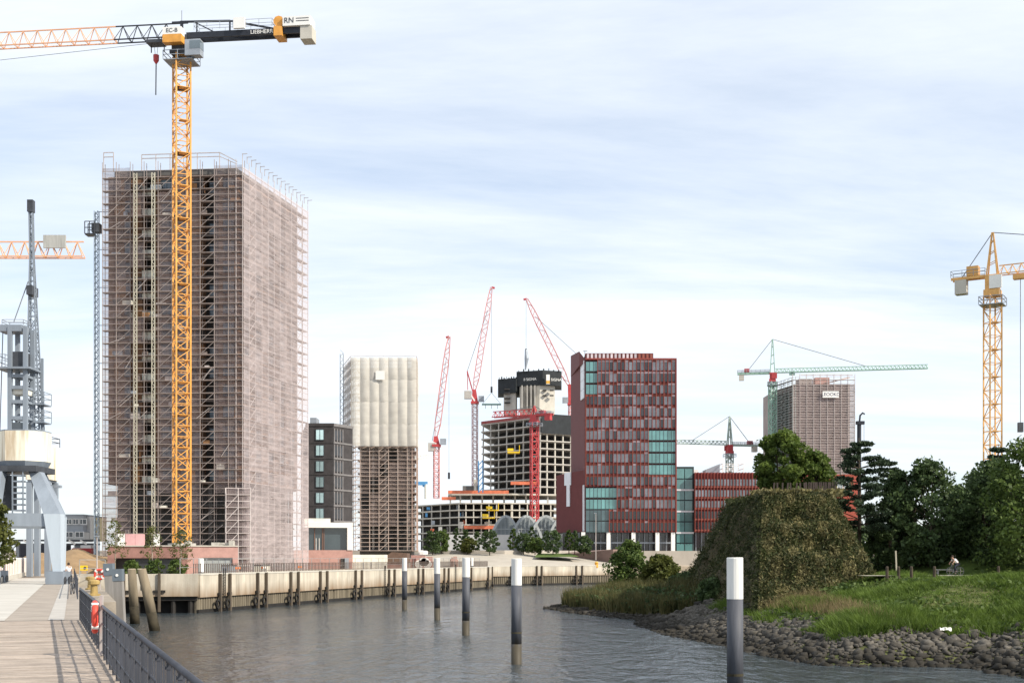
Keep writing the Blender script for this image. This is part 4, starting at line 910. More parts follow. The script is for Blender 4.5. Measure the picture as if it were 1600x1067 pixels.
# ------------------------------------------------------------------ red office tower
redm = M('red_cladding', (.22,.046,.038), .6, .12, .5); redd = M('dark_red_shade_cladding', (.12,.03,.03), .7, .1, .5)  # dark red carries the shade of left-hand walls; also colours the bands
orm = M('terracotta_panel', (.25,.078,.058), .6, .12, .6); pale = M('pale_panel', (.56,.49,.52), .5, .15, .6, rand=.2)
offg = GLASS('office_glass', (.24,.27,.295), .1, 0., .4, .2, .55); tealg = GLASS('teal_curtain_glass', (.10,.24,.24), .08, 0, .25, .2, .25); dkg = GLASS('dark_office_glass', (.035,.03,.035), .1, 0, .4, .3, .5)
D0 = 414.; gz = 8.6
ro = thing('office_tower', 'tall red office tower with terracotta grid facade and teal glass corners', 'office building', (X(985,D0),425,gz))
x0, x1 = X(914,D0), X(1057,D0); yb, yt = 831., 562.
zb0, ztp = Zp(yb,D0), Zp(yt,D0)
MB().prism([(x0,D0+.6),(x1,D0+.6),(x1,D0+30),(X(892,D0+32),D0+32)], zb0, ztp).build('wall', redd, ro)
MB().prism([(X(905,D0+6),D0+6),(x0-.02,D0+.55),(X(892,D0+32)-.05,D0+32)], ztp-1, [Zp(549,D0+6),Zp(560,D0),Zp(556,D0+32)]).build('parapet_fin', redd, ro)
MB().box(X(915,D0),X(1021,D0),D0+.4,D0+18,ztp+.005,Zp(551.5,D0)).build('roof_storey', redd, ro)
NFL, NC = 15, 23; fh = (ztp-zb0)/NFL; cw = (x1-x0-.6)/NC
pane = MB().box(.14,cw-.14,-.02,.04,.3,fh-.72).mesh('window', offg); paned = MB().box(.22,cw-.2,-.02,.04,.45,fh-.6).mesh('window', dkg)
panel = {m.name: MB().box(.14,cw-.14,-.08,.04,fh-.71,fh-.06).mesh('spandrel_panel', m) for m in (pale,orm,redm)}
side_ = {m.name: MB().box(cw*.5,cw-.18,-.06,-.022,.55,fh-.75).mesh('blind_panel', m) for m in (pale,orm,redm)}
tpane = MB().box(.05,cw-.05,-.12,.0,.12,fh-.62).mesh('glass_panel', tealg)
dpane = MB().box(.05,cw-.05,-.12,.0,.12,fh-.3).mesh('glass_panel', GLASS('lower_curtain_glass',(.05,.085,.095),.08,0,.4,.3,.3))
rr = random.Random(11)
def zone(f, c):      # f from top
    if f < 3 and c < 3: return 't'
    if 6 <= f <= 9 and c >= 16 and f < 10: return 't'
    if f in (11,12) and c < 8: return 't'
    if f in (13,14) and c < 6: return 'd'
    return 'l' if f >= 13 else 'w'
band = M('teal_band', (.05,.085,.085), .4, .2, .5)
for f in range(NFL):
    z = ztp-(f+1)*fh
    for c in range(NC):
        kx = x0+.3+c*cw; zn = zone(f,c); mt_ = T3(kx,D0+.3,z)
        if zn == 't': link('glass_panel', tpane, ro, mt_)
        elif zn == 'd': link('glass_panel', dpane, ro, mt_)
        else:
            link('window', paned if zn == 'l' or rr.random() < .3 else pane, ro, mt_)
            pr = .78 if f < 2 else (.62 if f < 5 else (.4 if f < 7 else .08))
            link('spandrel_panel', panel['pale_panel' if rr.random() < pr else 'terracotta_panel'], ro, mt_)
    c = 0
    while c < NC:            # slab edges between storeys, interrupted by the glass zones
        zn = zone(f,c) in 'td'; e = c
        while e < NC and (zone(f,e) in 'td') == zn: e += 1
        MB().box(x0+.3+c*cw,x0+.3+e*cw,D0+(.12 if zn else .05),D0+.58,z-.07,z+(.11 if zn else .3)).build('storey_band', band if zn else redd, ro)
        c = e
finm = M('red_fin', (.20,.045,.038), .6, .12, .5); tone = M('terracotta_fin', (.25,.062,.046), .6, .1, .5)  # paler and darker red fins take turns along the facade
for c in range(NC+1):
    f = 0
    while f < NFL:
        zn = zone(f,min(c,NC-1)) in 'td' and zone(f,max(c-1,0)) in 'td'; e = f
        while e < NFL and (zone(e,min(c,NC-1)) in 'td' and zone(e,max(c-1,0)) in 'td') == zn: e += 1
        if not zn:
            MB().box(x0+.3+c*cw-.1,x0+.3+c*cw+.1,D0-.3,D0+.57,ztp-e*fh+.003,ztp-f*fh).build('fin', finm if c % 2 else tone, ro)
        else: MB().box(x0+.3+c*cw-.05,x0+.3+c*cw+.05,D0+.1,D0+.5,ztp-e*fh,ztp-f*fh).build('mullion', dsteel, ro)
        f = e
MB().box(x0+.1,x1+.05,D0-.24,D0+.58,ztp+.003,ztp+.5).build('parapet', redm, ro)
MB().box(x1-.28,x1+.06,D0-.3,D0+.59,zb0,ztp-.003).build('edge_fin', redm, ro)
for k in range(17): MB().box(X(917+k*6.2,D0),X(920.4+k*6.2,D0),D0+.25,D0+.39,ztp+.55,Zp(552.6,D0)).build('spandrel_panel', pale if k < 13 else orm, ro)
MB().beam((X(916,D0),D0+8,Zp(552,D0)),(X(916,D0),D0+8,Zp(542,D0)),.15).beam((X(913,D0),D0+8,Zp(542.5,D0)),(X(920,D0),D0+8,Zp(542,D0)),.15).build('antenna', dsteel, ro)
for x, w_, h_ in ((938,3,4),(949,18,3),(955,8,5)): MB().box(X(x,D0),X(x+w_,D0),D0+6,D0+10,Zp(551.4,D0),Zp(551.4-h_,D0)).build('roof_plant', white if w_ > 4 else steel, ro)
wp = M('white_metal', (.66,.68,.72), .4, .08, .5)
sm2, sl2 = frame((X(892,D0+32),D0+32),(x0,D0+.6))
for k in range(4): MB(sm2).box(sl2-7.5,sl2-.5,-.3,-.02,ztp-fh*(k+1)*.82,ztp-fh*k*.82-.1).build('white_panel', wp, ro)
MB(sm2).box(sl2-3.6,sl2-.4,-.3,-.02,zb0+.3,Zp(757,D0)).build('white_panel', wp, ro)
# annex
MB().prism([(X(869,432),432.),(X(912,D0+3),D0+3.),(X(906,D0+14),D0+14),(X(869,450),450.)], Zp(832,432), [Zp(743,432),Zp(734,417),Zp(734,428),Zp(743,450)]).build('annex', redd, ro)
am, al = frame((X(869,432),432.),(X(912,D0+3),D0+3.))
MB(am).box(al*.33,al*.56,-.3,-.02,Zp(758,425),Zp(738,425)).build('white_panel', wp, ro); MB(am).box(al*.41,al*.52,-.3,-.02,Zp(791,425),Zp(758,425)-.003).build('white_panel', wp, ro)
# ground storey
for x in (911.5,951,990,1027.5,1052): MB().box(X(x-3,D0),X(x+3,D0),D0+.2,D0+1.6,gz,zb0-.004).build('column', white, ro)
MB().box(X(880,D0),x1,D0+5,D0+28,gz,zb0-.01).build('ground_storey', dkg, ro)
MB().box(X(900,D0),x1,D0+3.,D0+3.3,gz+2.6,gz+3.1).build('transom', steel, ro)
for k in range(18): MB().box(X(905+k*8.6,D0),X(905.8+k*8.6,D0),D0+3.4,D0+3.6,gz,zb0-.02).build('mullion', steel, ro)
# ------------------------------------------------------------------ low red wing
D1 = 428.; lw = thing('office_wing', 'lower red office wing with teal glass stair behind the green hill', 'office building', (X(1120,D1),440,gz))
xa, xb = X(1086,D1), X(1290,D1); zt_ = Zp(738,D1); zlo = Zp(831,D1)
MB().box(xa,xb,D1+.6,D1+25,zlo,zt_).build('wall', redm, lw)
MB().box(X(1057.6,D1),xa-.02,D1+2.5,D1+24,gz,Zp(728,D1)).build('stair_core', M('dark_teal',(.04,.06,.065)), lw)
n2 = 25; cw2 = (X(1210,D1)-xa)/n2; fh2 = 3.62
p2 = MB().box(.2,cw2-.22,-.02,.04,.5,fh2-.95).mesh('window', offg); p2d = MB().box(.2,cw2-.22,-.02,.04,.4,fh2-.8).mesh('window', dkg)
for f in range(5):
    z = zt_-1.3-(f+1)*fh2
    for c in range(n2): link('window', p2d if f > 2 else p2, lw, T3(xa+c*cw2,D1+.3,z))
    MB().box(xa,X(1210,D1),D1+.05,D1+.58,z-.15,z+.4).build('storey_band', orm, lw)
for c in range(n2+1): MB().box(xa+c*cw2-.09,xa+c*cw2+.09,D1-.22,D1+.57,zlo,zt_+.1).build('fin', finm if c % 2 else tone, lw)
tp2 = MB().box(.06,2.55,-.1,.0,.1,3.3).mesh('glass_panel', tealg)
for k in range(8):
    for c in range(2): link('glass_panel', tp2, lw, T3(X(1058.5,D1)+c*2.75,D1+2.4,Zp(730,D1)-(k+1)*3.6))
    if k % 2: MB().box(X(1058,D1),xa-.1,D1+2.1,D1+2.28,Zp(730,D1)-(k+1)*3.6-.5,Zp(730,D1)-(k+1)*3.6+.05).build('storey_band', wp, lw)
MB().box(X(1062,D1),X(1096,D1),D1+8,D1+16,zt_+.01,Zp(731,D1)).build('roof_plant', white, lw); MB().prism([(X(1108,D1),D1+7),(X(1130,D1),D1+7),(X(1130,D1),D1+15),(X(1108,D1),D1+15)], zt_+.01, [Zp(731,D1),Zp(722,D1),Zp(722,D1),Zp(731,D1)]).build('roof_plant', steel, lw)
b = MB(); rail_box(b,X(1132,D1),X(1165,D1),D1+4,D1+14,zt_,3.2,.18); b.build('roof_rail', white, lw)
for k in range(12): MB().box(X(1062+k*9,D1),X(1063+k*9,D1),D1+3,D1+3.4,gz,zlo-.01).build('column', steel, lw)
MB().box(xa,xb,D1+5,D1+24,gz,zlo-.02).build('ground_storey', dkg, lw)
# red brick house behind the hill
rb = thing('brick_house', 'flat red brick building peeping over the hill below the netted tower', 'building', (X(1300,300),305,ZL))
MB().box(X(1278,300),X(1340,300),300,312,ZL,Zp(741,300)).build('wall', M('bright_red_brick',(.36,.085,.06),.85,.15,.6), rb)
MB().prism([(X(1262,310),310.),(X(1278,300)-.02,300.02),(X(1278,300)-.02,312.)], ZL, Zp(742,300)).build('wall', redd, rb)
kw = window_kit(1.3,1.9,white,offg,.12,1)
for x in (1284,1298,1308,1318): put_window(kw, rb, T3(X(x,300),299.9,Zp(763,300)))
# ------------------------------------------------------------------ grey netted tower
gt = thing('tower_block', 'grey tower shell with small dark window openings behind netting', 'tower', (X(1290,495),505,gz))
G0, G1, G2 = (X(1203,512),512.), (X(1239,490),490.), (X(1336,490),490.)
gL, glL = frame(G0,G1); gR, glR = frame(G1,G2); zgt = Zp(599,490)
gwall = M('grey_mauve_wall', (.33,.28,.265), .85, .15, .2)
MB().prism([(G0[0]+1.6,G0[1]+1.6),(G1[0]+1.2,G1[1]+1.6),(G2[0]-1.6,G2[1]+1.6),(G2[0]-1.6,G2[1]+22),(G0[0]+1.6,G0[1]+22)], gz, zgt).build('wall', gwall, gt)
go = MB().box(0,1.15,-.06,.0,0,1.7).mesh('window', shade)
for k in range(12):
    for c in range(9):
        if rr.random() < (.75 if k < 6 else .35): link('window', go, gt, gR @ T3(2.2+c*2.25+(.5 if c % 2 else 0),1.58,zgt-3.2*(k+1)+.5))
MB(gR).box(3,8,3,9,zgt+.01,zgt+2.2).build('roof_upstand', gwall, gt); MB(gR).box(9.5,15,4,9,zgt+.01,zgt+2.8).build('roof_upstand', brick2, gt)
gs = thing('scaffold', 'pale tube scaffold with grey mauve netting and a white name board', 'scaffold', (X(1288,490),490,gz))
scaffold_face(gs, gR, glR, gz, Zp(588,490), 9, 2.0, .12, M('pale_tube',(.50,.45,.43),.5), plank_m, (8,), 1.)
scaffold_face(gs, gL, glL, gz, Zp(598,500), 6, 2.0, .17, M('dull_tube',(.40,.42,.40),.5), plank_m, (0,3), 1.)
nets(gs, gR, glR, gz+2, zgt-.2, 9, 14, NET('net_mauve',(.42,.345,.33),.5,.85,2.5), seed=31)
nets(gs, gL, glL*.8, gz+2, zgt-3, 6, 10, NET('net_dark_green',(.07,.11,.10),.25,.6,2.), seed=32)
MB(gR).box(11.2,17.4,-.75,-.6,Zp(621.5,490),Zp(611.5,490)).build('name_board', white, gs)
text('LEOOKD', gs, gR @ Vector((14.3,-.78,Zp(616.5,490))), 1.3, M('sign_navy',(.03,.04,.09)), 0, sx=.95)
b = MB(gR); b.beam((12,1,Zp(599,490)),(22.5,3,Zp(588,490)),.45).beam((3,.5,Zp(586,490)),(23,.5,Zp(586,490)),.22); b.build('roof_timber', rustube, gs)
bp = thing('drill_mast', 'black drilling rig mast with curved hose beside the netted tower', 'drill rig', (X(1343,480),480,gz))
MB().tube([(X(1342,480),480,gz),(X(1342.5,480),480,Zp(660,480))],[.9,.8],8).build('mast', black, bp)
MB().box(X(1338,480),X(1350,480),479,481,Zp(663,480),Zp(658,480)).build('head', black, bp)
MB().tube([P(1343,658,480),P(1344,649,480),P(1348,645,480),P(1351,647,480)],.35,6).build('hose', black, bp)
MB().beam(P(1350,660,480),P(1350,720,480),.12).build('rope', cable, bp)
# ------------------------------------------------------------------ right bank
SH = np.array([(4.8,167),(8.,152),(11.2,142),(14.5,136),(13.0,129),(13.2,121.4),(14,107),(16.3,97.3),(17.9,83.2),(19.6,78.8),(23,78),(27.5,78),(28.6,71),(36,60),(62,38),(190,30),(190,345),(70,345),(34,300),(15,205)], float)
def sdist(px, py):
    """signed distance to shore, positive on land"""
    n = len(SH); d2 = np.full(px.shape, 1e9); ins = np.zeros(px.shape, bool)
    for i in range(n):
        a, b = SH[i], SH[(i+1)%n]; ab = b-a
        t = np.clip(((px-a[0])*ab[0]+(py-a[1])*ab[1])/(ab@ab),0,1)
        d2 = np.minimum(d2, (px-a[0]-t*ab[0])**2+(py-a[1]-t*ab[1])**2)
        c = ((a[1] > py) != (b[1] > py)) & (px < (b[0]-a[0])*(py-a[1])/(b[1]-a[1]+1e-12)+a[0]); ins ^= c
    return np.where(ins, 1, -1)*np.sqrt(d2)
def bank(px, py):
    px = np.asarray(px, float); py = np.asarray(py, float); s = sdist(px,py)
    k = .42+.58*np.clip((px-9)/9,0,1)*1.0
    k = np.where(py > 128, np.minimum(k, .45+.55*np.clip((px-13)/12,0,1)), k)
    z = np.interp(s, [-12,0,6.5,16.5,60], [-2.6,0,2.25,5.0,5.05])
    return np.where(s > 0, z*k, z)+.10*np.sin(px*1.3+.7*py)*np.cos(py*.9)*np.clip(s/6,0,1)*np.clip((24-s)/6,0,1)
gx = np.arange(0,150,1.); gy = np.arange(34,344,1.); GX, GY = np.meshgrid(gx,gy); GZ = bank(GX.ravel(),GY.ravel())
V = np.stack([GX.ravel(),GY.ravel(),GZ],1); nx = len(gx); ii = (np.arange(len(gy)-1)[:,None]*nx+np.arange(nx-1)[None,:]).ravel()
F = np.stack([ii,ii+1,ii+1+nx,ii+nx],1); keep = (GZ[F].max(1) > -1.2); F = F[keep]
soilg = M('bank_turf', (.075,.085,.028), .95, .45, .7, col2=(.13,.14,.045), bump=.5)
bank_o = setp(link('riverbank', npmesh('riverbank', V, F, soilg, True)), kind='structure')
pth = MB()
for i in range(30): 
    xa, xb = 29+i*2., 31+i*2.
    pth.add([(xa,104.+.03*xa,5.13),(xb,104.+.03*xb,5.13),(xb,106.8+.03*xb,5.13),(xa,106.8+.03*xa,5.13)], [(0,1,2,3)])
setp(pth.build('park_path', M('gravel_path',(.44,.41,.34),.95,.15,.8)), kind='structure')
# riprap: nearest stones singly, the rest as one mass
stone_m = M('riprap_stone', (.04,.037,.033), .9, .4, 1.6, rand=.5, bump=.4, col2=(.11,.10,.085))
stain(stone_m, .3, 1.3, (.016,.014,.010))
def rockmesh(seed):
    r = np.random.default_rng(seed)
    v = np.array([(x,y,z) for z in (-1,1) for y in (-1,1) for x in (-1,1)],float)*.72
    v *= np.array([1.15,.6+.4*r.random(),.42+.3*r.random()]); v[4:,:2] *= .72; v += r.normal(size=(8,3))*.15
    f = np.array([(0,2,3,1),(4,5,7,6),(0,1,5,4),(1,3,7,5),(3,2,6,7),(2,0,4,6)]); return v, f
RK = [rockmesh(i) for i in range(8)]; RKM = [npmesh('stone', v, f, stone_m) for v, f in RK]
n = 110000; px = RNG.uniform(3,46,n); py = RNG.uniform(55,170,n); s = sdist(px,py)
lim = np.where(py > 128, 3., 5.9)+RNG.normal(size=n)*.5
ok = (s > -.8) & (s < lim) & (px/py < .46); px, py, s = px[ok], py[ok], s[ok]
cell = {}; sel = []
for i in np.argsort(py):
    c = (int(px[i]/.27), int(py[i]/.31))
    if c in cell: continue
    cell[c] = 1; sel.append(i)
sel = np.array(sel); px, py = px[sel], py[sel]; pz = bank(px,py); sz = np.clip(.17*np.exp(.42*RNG.normal(size=len(px))),.08,.46)
order = np.argsort(py/sz); single = order[:300]; rest = order[300:]
for i in single:
    link('stone', RKM[int(i)%8], bank_o, T3(px[i],py[i],pz[i]+sz[i]*.25) @ Matrix.Rotation(random.uniform(0,6.3),4,'Z') @ Matrix.Rotation(random.uniform(-.7,.7),4,'X') @ Matrix.Scale(sz[i]*1.25,4))
Vs, Fs, o_ = [], [], 0
for i in rest:
    v, f = RK[int(i)%8]; a = random.uniform(0,6.3); e = random.uniform(-.6,.6); ca, sa, ce, se = math.cos(a), math.sin(a), math.cos(e), math.sin(e)
    m = np.array([[ca,-sa*ce,sa*se],[sa,ca*ce,-ca*se],[0,se,ce]]); Vs.append((v*sz[i]*1.2)@m.T+np.array([px[i],py[i],pz[i]+sz[i]*.25])); Fs.append(f+o_); o_ += 8
link('stones', npmesh('stones', np.concatenate(Vs), np.concatenate(Fs), stone_m), bank_o, None, 'stuff')
# hill: truncated rough pyramid
hb_ = [Vector((20.0,104.5,1.4)),Vector((31.2,108,4.2)),Vector((42,150,4.6)),Vector((19.6,152,2.0))]
ht_ = [Vector((23.0,117.5,12.25)),Vector((29.4,117.8,12.25)),Vector((34,144,13.1)),Vector((24.7,146,13.1))]
hill_m = M('hill_soil', (.075,.065,.035), .95, .4, .7, col2=(.12,.10,.055), bump=.5)
hm_ = MB(); hillpts = []
def hs(i, u, v, o=0.):
    a, b, c, d = hb_[i], hb_[(i+1)%4], ht_[(i+1)%4], ht_[i]; p = a.lerp(b,u).lerp(d.lerp(c,u),v)
    bul = (math.sin(p.x*.9+p.y*.5)+math.sin(p.z*1.3+p.y*.8))*.34*min(1,4*u,4*(1-u))*min(1,3*v+.1,.25+3*(1-v))
    nrm = (b-a).cross(d-a).normalized(); return p+nrm*(bul+o), nrm
for i in range(4):
    n = 14; g = [[hs(i,a/n,b/n)[0] for a in range(n+1)] for b in range(n+1)]; base = len(hm_.v)
    hm_.add([p for r in g for p in r], [(b*(n+1)+a,b*(n+1)+a+1,(b+1)*(n+1)+a+1,(b+1)*(n+1)+a) for a in range(n) for b in range(n)])
hm_.add(ht_, [(0,1,2,3)])
hill = setp(hm_.build('hill', hill_m, None, True), kind='structure')
# ---- foliage materials
def LEAF(name, c1, c2, tr=.3, rough=.6):
    m = M(name, c1, rough, .35, .9, spec=.25, trans=tr, col2=c2, detail=3); return m
lf_dark = LEAF('leaf_dark', (.034,.068,.028), (.105,.155,.055)); lf_mid = LEAF('leaf_mid', (.042,.085,.02), (.13,.185,.042))
lf_yel = LEAF('leaf_yellowish', (.06,.085,.02), (.14,.15,.035)); lf_pine = LEAF('needles', (.024,.045,.026), (.06,.09,.045), .15)
grassm = LEAF('grass_blade', (.05,.098,.014), (.17,.25,.045), .35); strawm = LEAF('straw', (.20,.15,.07), (.30,.24,.12), .3); reedm = LEAF('reed', (.06,.075,.025), (.17,.15,.06), .3)
hillv = LEAF('hill_scrub', (.115,.11,.045), (.28,.245,.11), .2); hillv2 = LEAF('hill_scrub_green_shade', (.028,.042,.013), (.075,.088,.028), .2)
lf_bright = LEAF('leaf_bright', (.055,.105,.02), (.17,.23,.05), .4)
barkm = M('bark', (.07,.055,.04), .95, .35, 2.)
# scrub over the hill faces
for mat_, cnt, sz_, sd in ((hillv,80000,.15,0),(hillv2,60000,.15,1)):
    pts = []
    for i, w_ in ((0,.62),(3,.38)):
        for k in range(int(cnt*w_)):
            u, v = random.random(), random.random()**.9
            c = math.sin(u*31+v*9)+math.sin(v*27-u*13)
            if (c > .5) != (sd == 0) and random.random() < (.75 if i == 0 else .4): continue
            if i == 3 and sd == 0 and random.random() < .93: continue  # dry scrub thinned on the left face so its colour holds the shade
            p, nr = hs(i,u,v,random.random()**2*.55); pts.append(p[:])
    V, F = leaf_quads(np.array(pts), sz_, .33, .5, .5); setp(link('hill_scrub', npmesh('hill_scrub', V, F, mat_)), 'dry brown scrub covering the hill faces' if sd == 0 else 'dark green low scrub on the hill, coloured for its shaded side', 'scrub', None, 'stuff')
pts = np.stack([RNG.uniform(23,30.5,2600),RNG.uniform(117.2,124,2600),np.zeros(2600)],1); pts[:,2] = 12.3+(pts[:,1]-117)*.035+RNG.random(2600)**2*.55
V, F = leaf_quads(pts,.24); setp(link('hilltop_weeds', npmesh('hilltop_weeds', V, F, hillv)), 'dry weeds fringing the top edge of the hill', 'weeds', None, 'stuff')
# uneven bramble clumps along the hill's edges
pts = []; r_ = random.Random(77)
for k in range(620):
    e = r_.random()*(1 if k < 150 else 9); i_ = r_.choice((0,0,3)); u, v = (r_.random(), r_.uniform(.93,1.)) if e < .6 else ((r_.choice((.0,1.)) if i_ == 0 else 1.), r_.random()) if k < 150 else (r_.random(), r_.random())
    if i_ == 0 and u == 1.: u = .0
    p, nr = hs(i_,u,v,.0); c_ = r_.uniform(.15,.5); q = in_ball(90)*np.array([c_*1.3,c_*1.3,c_*.8])+np.array(p[:]); pts.append(q)
V, F = leaf_quads(np.concatenate(pts), .13, .4); setp(link('hill_brambles', npmesh('hill_brambles', V, F, hillv2)), 'bramble clumps along the edges of the hill', 'brambles', None, 'stuff')
# ---- grass blades
def blades(px, py, pz, h, w, lean=.5, nb=5, spread=.18):
    n = len(px)*nb; bx = np.repeat(px,nb)+RNG.normal(size=n)*spread; by = np.repeat(py,nb)+RNG.normal(size=n)*spread; bz = np.repeat(pz,nb)-.04
    hh = np.repeat(h,nb)*RNG.uniform(.6,1.2,n); a = RNG.uniform(0,math.tau,n); ln = RNG.normal(size=(n,2))*lean*hh[:,None]
    dx, dy = np.cos(a)*w, np.sin(a)*w
    V = np.stack([np.stack([bx-dx,by-dy,bz],1),np.stack([bx+dx,by+dy,bz],1),np.stack([bx+ln[:,0],by+ln[:,1],bz+hh],1)],1).reshape(-1,3)
    return V, np.arange(3*n).reshape(-1,3)
def scatter(n, cond, x0, x1, y0, y1):
    px = RNG.uniform(x0,x1,n); py = RNG.uniform(y0,y1,n); s = sdist(px,py); ok = cond(px,py,s); return px[ok], py[ok], s[ok]
px, py, s = scatter(90000, lambda x,y,s: (s > 4.6+.8*np.sin(x*.8)+.6*np.sin(y*1.1)) & (s < 19) & (x/y < .45), 14, 60, 62, 118)
cl = np.sin(px*.55+1.2*np.sin(py*.31))+np.sin(py*.47+px*.21)
h = np.clip(.34+.22*cl+np.where(s < 9,.25,0)*(1+.5*np.sin(px*1.7)),.12,1.)
V, F = blades(px,py,bank(px,py),h,.045,.55,5,.22); setp(link('grass', npmesh('grass', V, F, grassm)), 'rough green grass covering the slope above the riprap', 'grass', None, 'stuff')
k = (np.abs(px-22.8) < 2.3) & (s < 11) & (s > 6.3) & (RNG.random(len(px)) < .6)
V, F = blades(px[k],py[k],bank(px[k],py[k]),np.full(k.sum(),.95),.03,.35,4,.2); setp(link('dry_grass', npmesh('dry_grass', V, F, strawm)), 'straw coloured tall grass tuft at the foot of the slope', 'grass', None, 'stuff')
px, py, s = scatter(42000, lambda x,y,s: (s > 5) & (s < 15) & (x/y < .45), 14, 60, 62, 116); k = RNG.random(len(px)) < np.clip(.3+.5*np.sin(px*.6+py*.4),0,1)
V, F = leaf_quads(np.stack([px[k],py[k],bank(px[k],py[k])+.12+.35*RNG.random(k.sum())],1),.16); setp(link('broadleaf_weeds', npmesh('broadleaf_weeds', V, F, lf_mid)), 'low leafy weeds mixed through the sloping grass', 'weeds', None, 'stuff')
px, py, s = scatter(26000, lambda x,y,s: (s >= 19) & (x/y < .45) & (y < 140) & ~((y > 103.9+.03*x) & (y < 106.9+.03*x)), 24, 62, 84, 140)
V, F = blades(px,py,bank(px,py),np.full(len(px),.14),.04,.5,4,.25); setp(link('lawn_grass', npmesh('lawn_grass', V, F, grassm)), 'short mown lawn grass under the park trees', 'grass', None, 'stuff')
# ---- reeds on the spit
px, py, s = scatter(16000, lambda x,y,s: (s > 1.7) & (s < 9) & (y > 134) & (y < 176) & (x < 24), 4, 24, 130, 176)
V, F = blades(px,py,bank(px,py)+.1,np.full(len(px),2.2)*(.8+.25*np.sin(px*1.1+py*.3)),.07,.16,3,.25)
setp(link('reeds', npmesh('reeds', V, F, reedm)), 'dense belt of reeds on the low stony spit', 'reeds', None, 'stuff')
V, F = leaf_quads(np.stack([px,py,bank(px,py)+.3+1.5*RNG.random(len(px))],1),.24,.6); setp(link('reed_undergrowth', npmesh('reed_undergrowth', V, F, lf_dark)), 'dark leafy undergrowth between the reeds', 'undergrowth', None, 'stuff')
# ------------------------------------------------------------------ trees
def tree(name, label, base, h, w, mat_, seed, n=9000, ls=.22, trunk_h=.25, shape='round', cat='tree', group=None, r0=None, nc=34, stems=1, bark=barkm):
    global RNG
    r = random.Random(seed); RNG = np.random.default_rng(seed); t = thing(name, label, cat, base, group); bx, by, bz = base
    r0 = r0 or h*.022; tk = MB(); tz = h*trunk_h; clumps = []
    for q in range(stems):
        ox, oy = (0,0) if stems == 1 else (r.uniform(-.14,.14)*w, r.uniform(-.14,.14)*w)
        top = (bx+ox*2.2, by+oy*2.2, bz+h*.86); tk.tube([(bx+ox*.6,by+oy*.6,bz-.2),(bx+ox,by+oy,bz+tz),(bx+ox*1.5+r.uniform(-.1,.1),by+oy*1.5,bz+h*.55),top],[r0*1.15,r0*.85,r0*.5,r0*.12],7)
    for k in range(nc):
        f = (k+.5)/nc; z = tz*.9+(h-tz*.9)*f
        if shape == 'round': rad = w/2*math.sin(math.pi*min(.97,.13+.80*f))**.7
        elif shape == 'cone2': rad = w/2*min(1.,.62+f*1.2,(1-f)*1.9+.12)
        elif shape == 'cone': rad = w/2*(1-f)**.75*1.05+.15
        elif shape == 'column': rad = w/2*min(1,.5+f*2,(1-f)*2.2+.15)
        else: rad = w/2*math.sin(math.pi*(.30+.66*f))**.8
        a = k*2.399+r.uniform(-.4,.4); rr_ = rad*r.uniform(.45,.98); cx_, cy_ = bx+math.cos(a)*rr_, by+math.sin(a)*rr_
        cs = w*.145*r.uniform(.5,1.3)*(.7 if shape in ('cone','column','cone2') else 1); clumps.append((cx_,cy_,bz+z-cs*.3,cs))
        if k % 2 == 0 and h > 4: tk.tube([(bx,by,bz+z*.72),(bx+(cx_-bx)*.5,by+(cy_-by)*.5,bz+z*.86),(cx_,cy_,bz+z-.1)],[r0*.32,r0*.2,r0*.06],5)
    tk.build('trunk', bark, t, True)
    per = max(20,int(n/len(clumps))); P_ = []
    for c in clumps:
        p = in_ball(per,.35)*np.array([c[3]*1.25,c[3]*1.25,c[3]*.85]); p += RNG.normal(size=p.shape)*c[3]*.10
        P_.append(p+np.array(c[:3]))
    V, F = leaf_quads(np.concatenate(P_), ls, .9, .45, .3); V = V-np.array(base)
    link('crown', npmesh('crown', V, F, mat_), t, T3(*base)); return t
tree('broadleaf_tree', 'round bright green tree standing on top of the hill', (26.6,126,12.5), 6.4, 5.0, lf_bright, 1, 9000, .2, .12, nc=30, stems=3)
tree('broadleaf_tree', 'lower bushy tree beside the round tree on the hilltop', (29.8,127,12.5), 4.4, 4.2, lf_bright, 2, 6000, .2, .1, nc=24, stems=3)
def pine(label, base, h, mat_, seed, wid=1.):
    global RNG
    r = random.Random(seed); RNG = np.random.default_rng(seed); t = thing('pine_tree', label, 'tree', base, 'pines in the park'); bx, by, bz = base; tk = MB()
    tk.tube([(bx,by,bz-.2),(bx+.1,by,bz+h*.5),(bx,by,bz+h)],[.2,.15,.03],7); P_ = []
    nw = 13
    for k in range(nw):
        f = .32+.68*k/nw; z = bz+h*f; ln = wid*h*.26*(1-f)**.6*r.uniform(.7,1.25)+.25
        for j in range(6):
            a = r.uniform(0,6.3); l = ln*r.uniform(.5,1.15); ex, ey, ez = bx+math.cos(a)*l, by+math.sin(a)*l, z+l*r.uniform(.0,.25)
            tk.tube([(bx,by,z-.2),(ex,ey,ez)],[.06,.015],5)
            for q in (.55,.8,1.):
                p = in_ball(70)*np.array([.5,.5,.3])*min(1.,.45+l*.25); P_.append(p+np.array([bx+(ex-bx)*q,by+(ey-by)*q,z-.1+(ez-z)*q+.12]))
    tk.build('trunk', barkm, t, True); V, F = leaf_quads(np.concatenate(P_), .17, .5, .4, .5); V -= np.array(base)
    link('crown', npmesh('crown', V, F, mat_), t, T3(*base))
gzb = lambda x, y: float(bank(np.array([x]),np.array([y]))[0])
for x, d, y, l, s_, wd in ((1342,120,684,'tallest dark pine with open layered branches beside the hill',1,1.45),(1390,134,716,'slender dark pine with pointed top between the park trees',2,.85),(1560,128,694,'dark pine behind the rightmost park trees',5,1.)):
    pine(l, (X(x,d),d,5.0), Zp(y,d)-5.0, lf_pine, s_, wd)
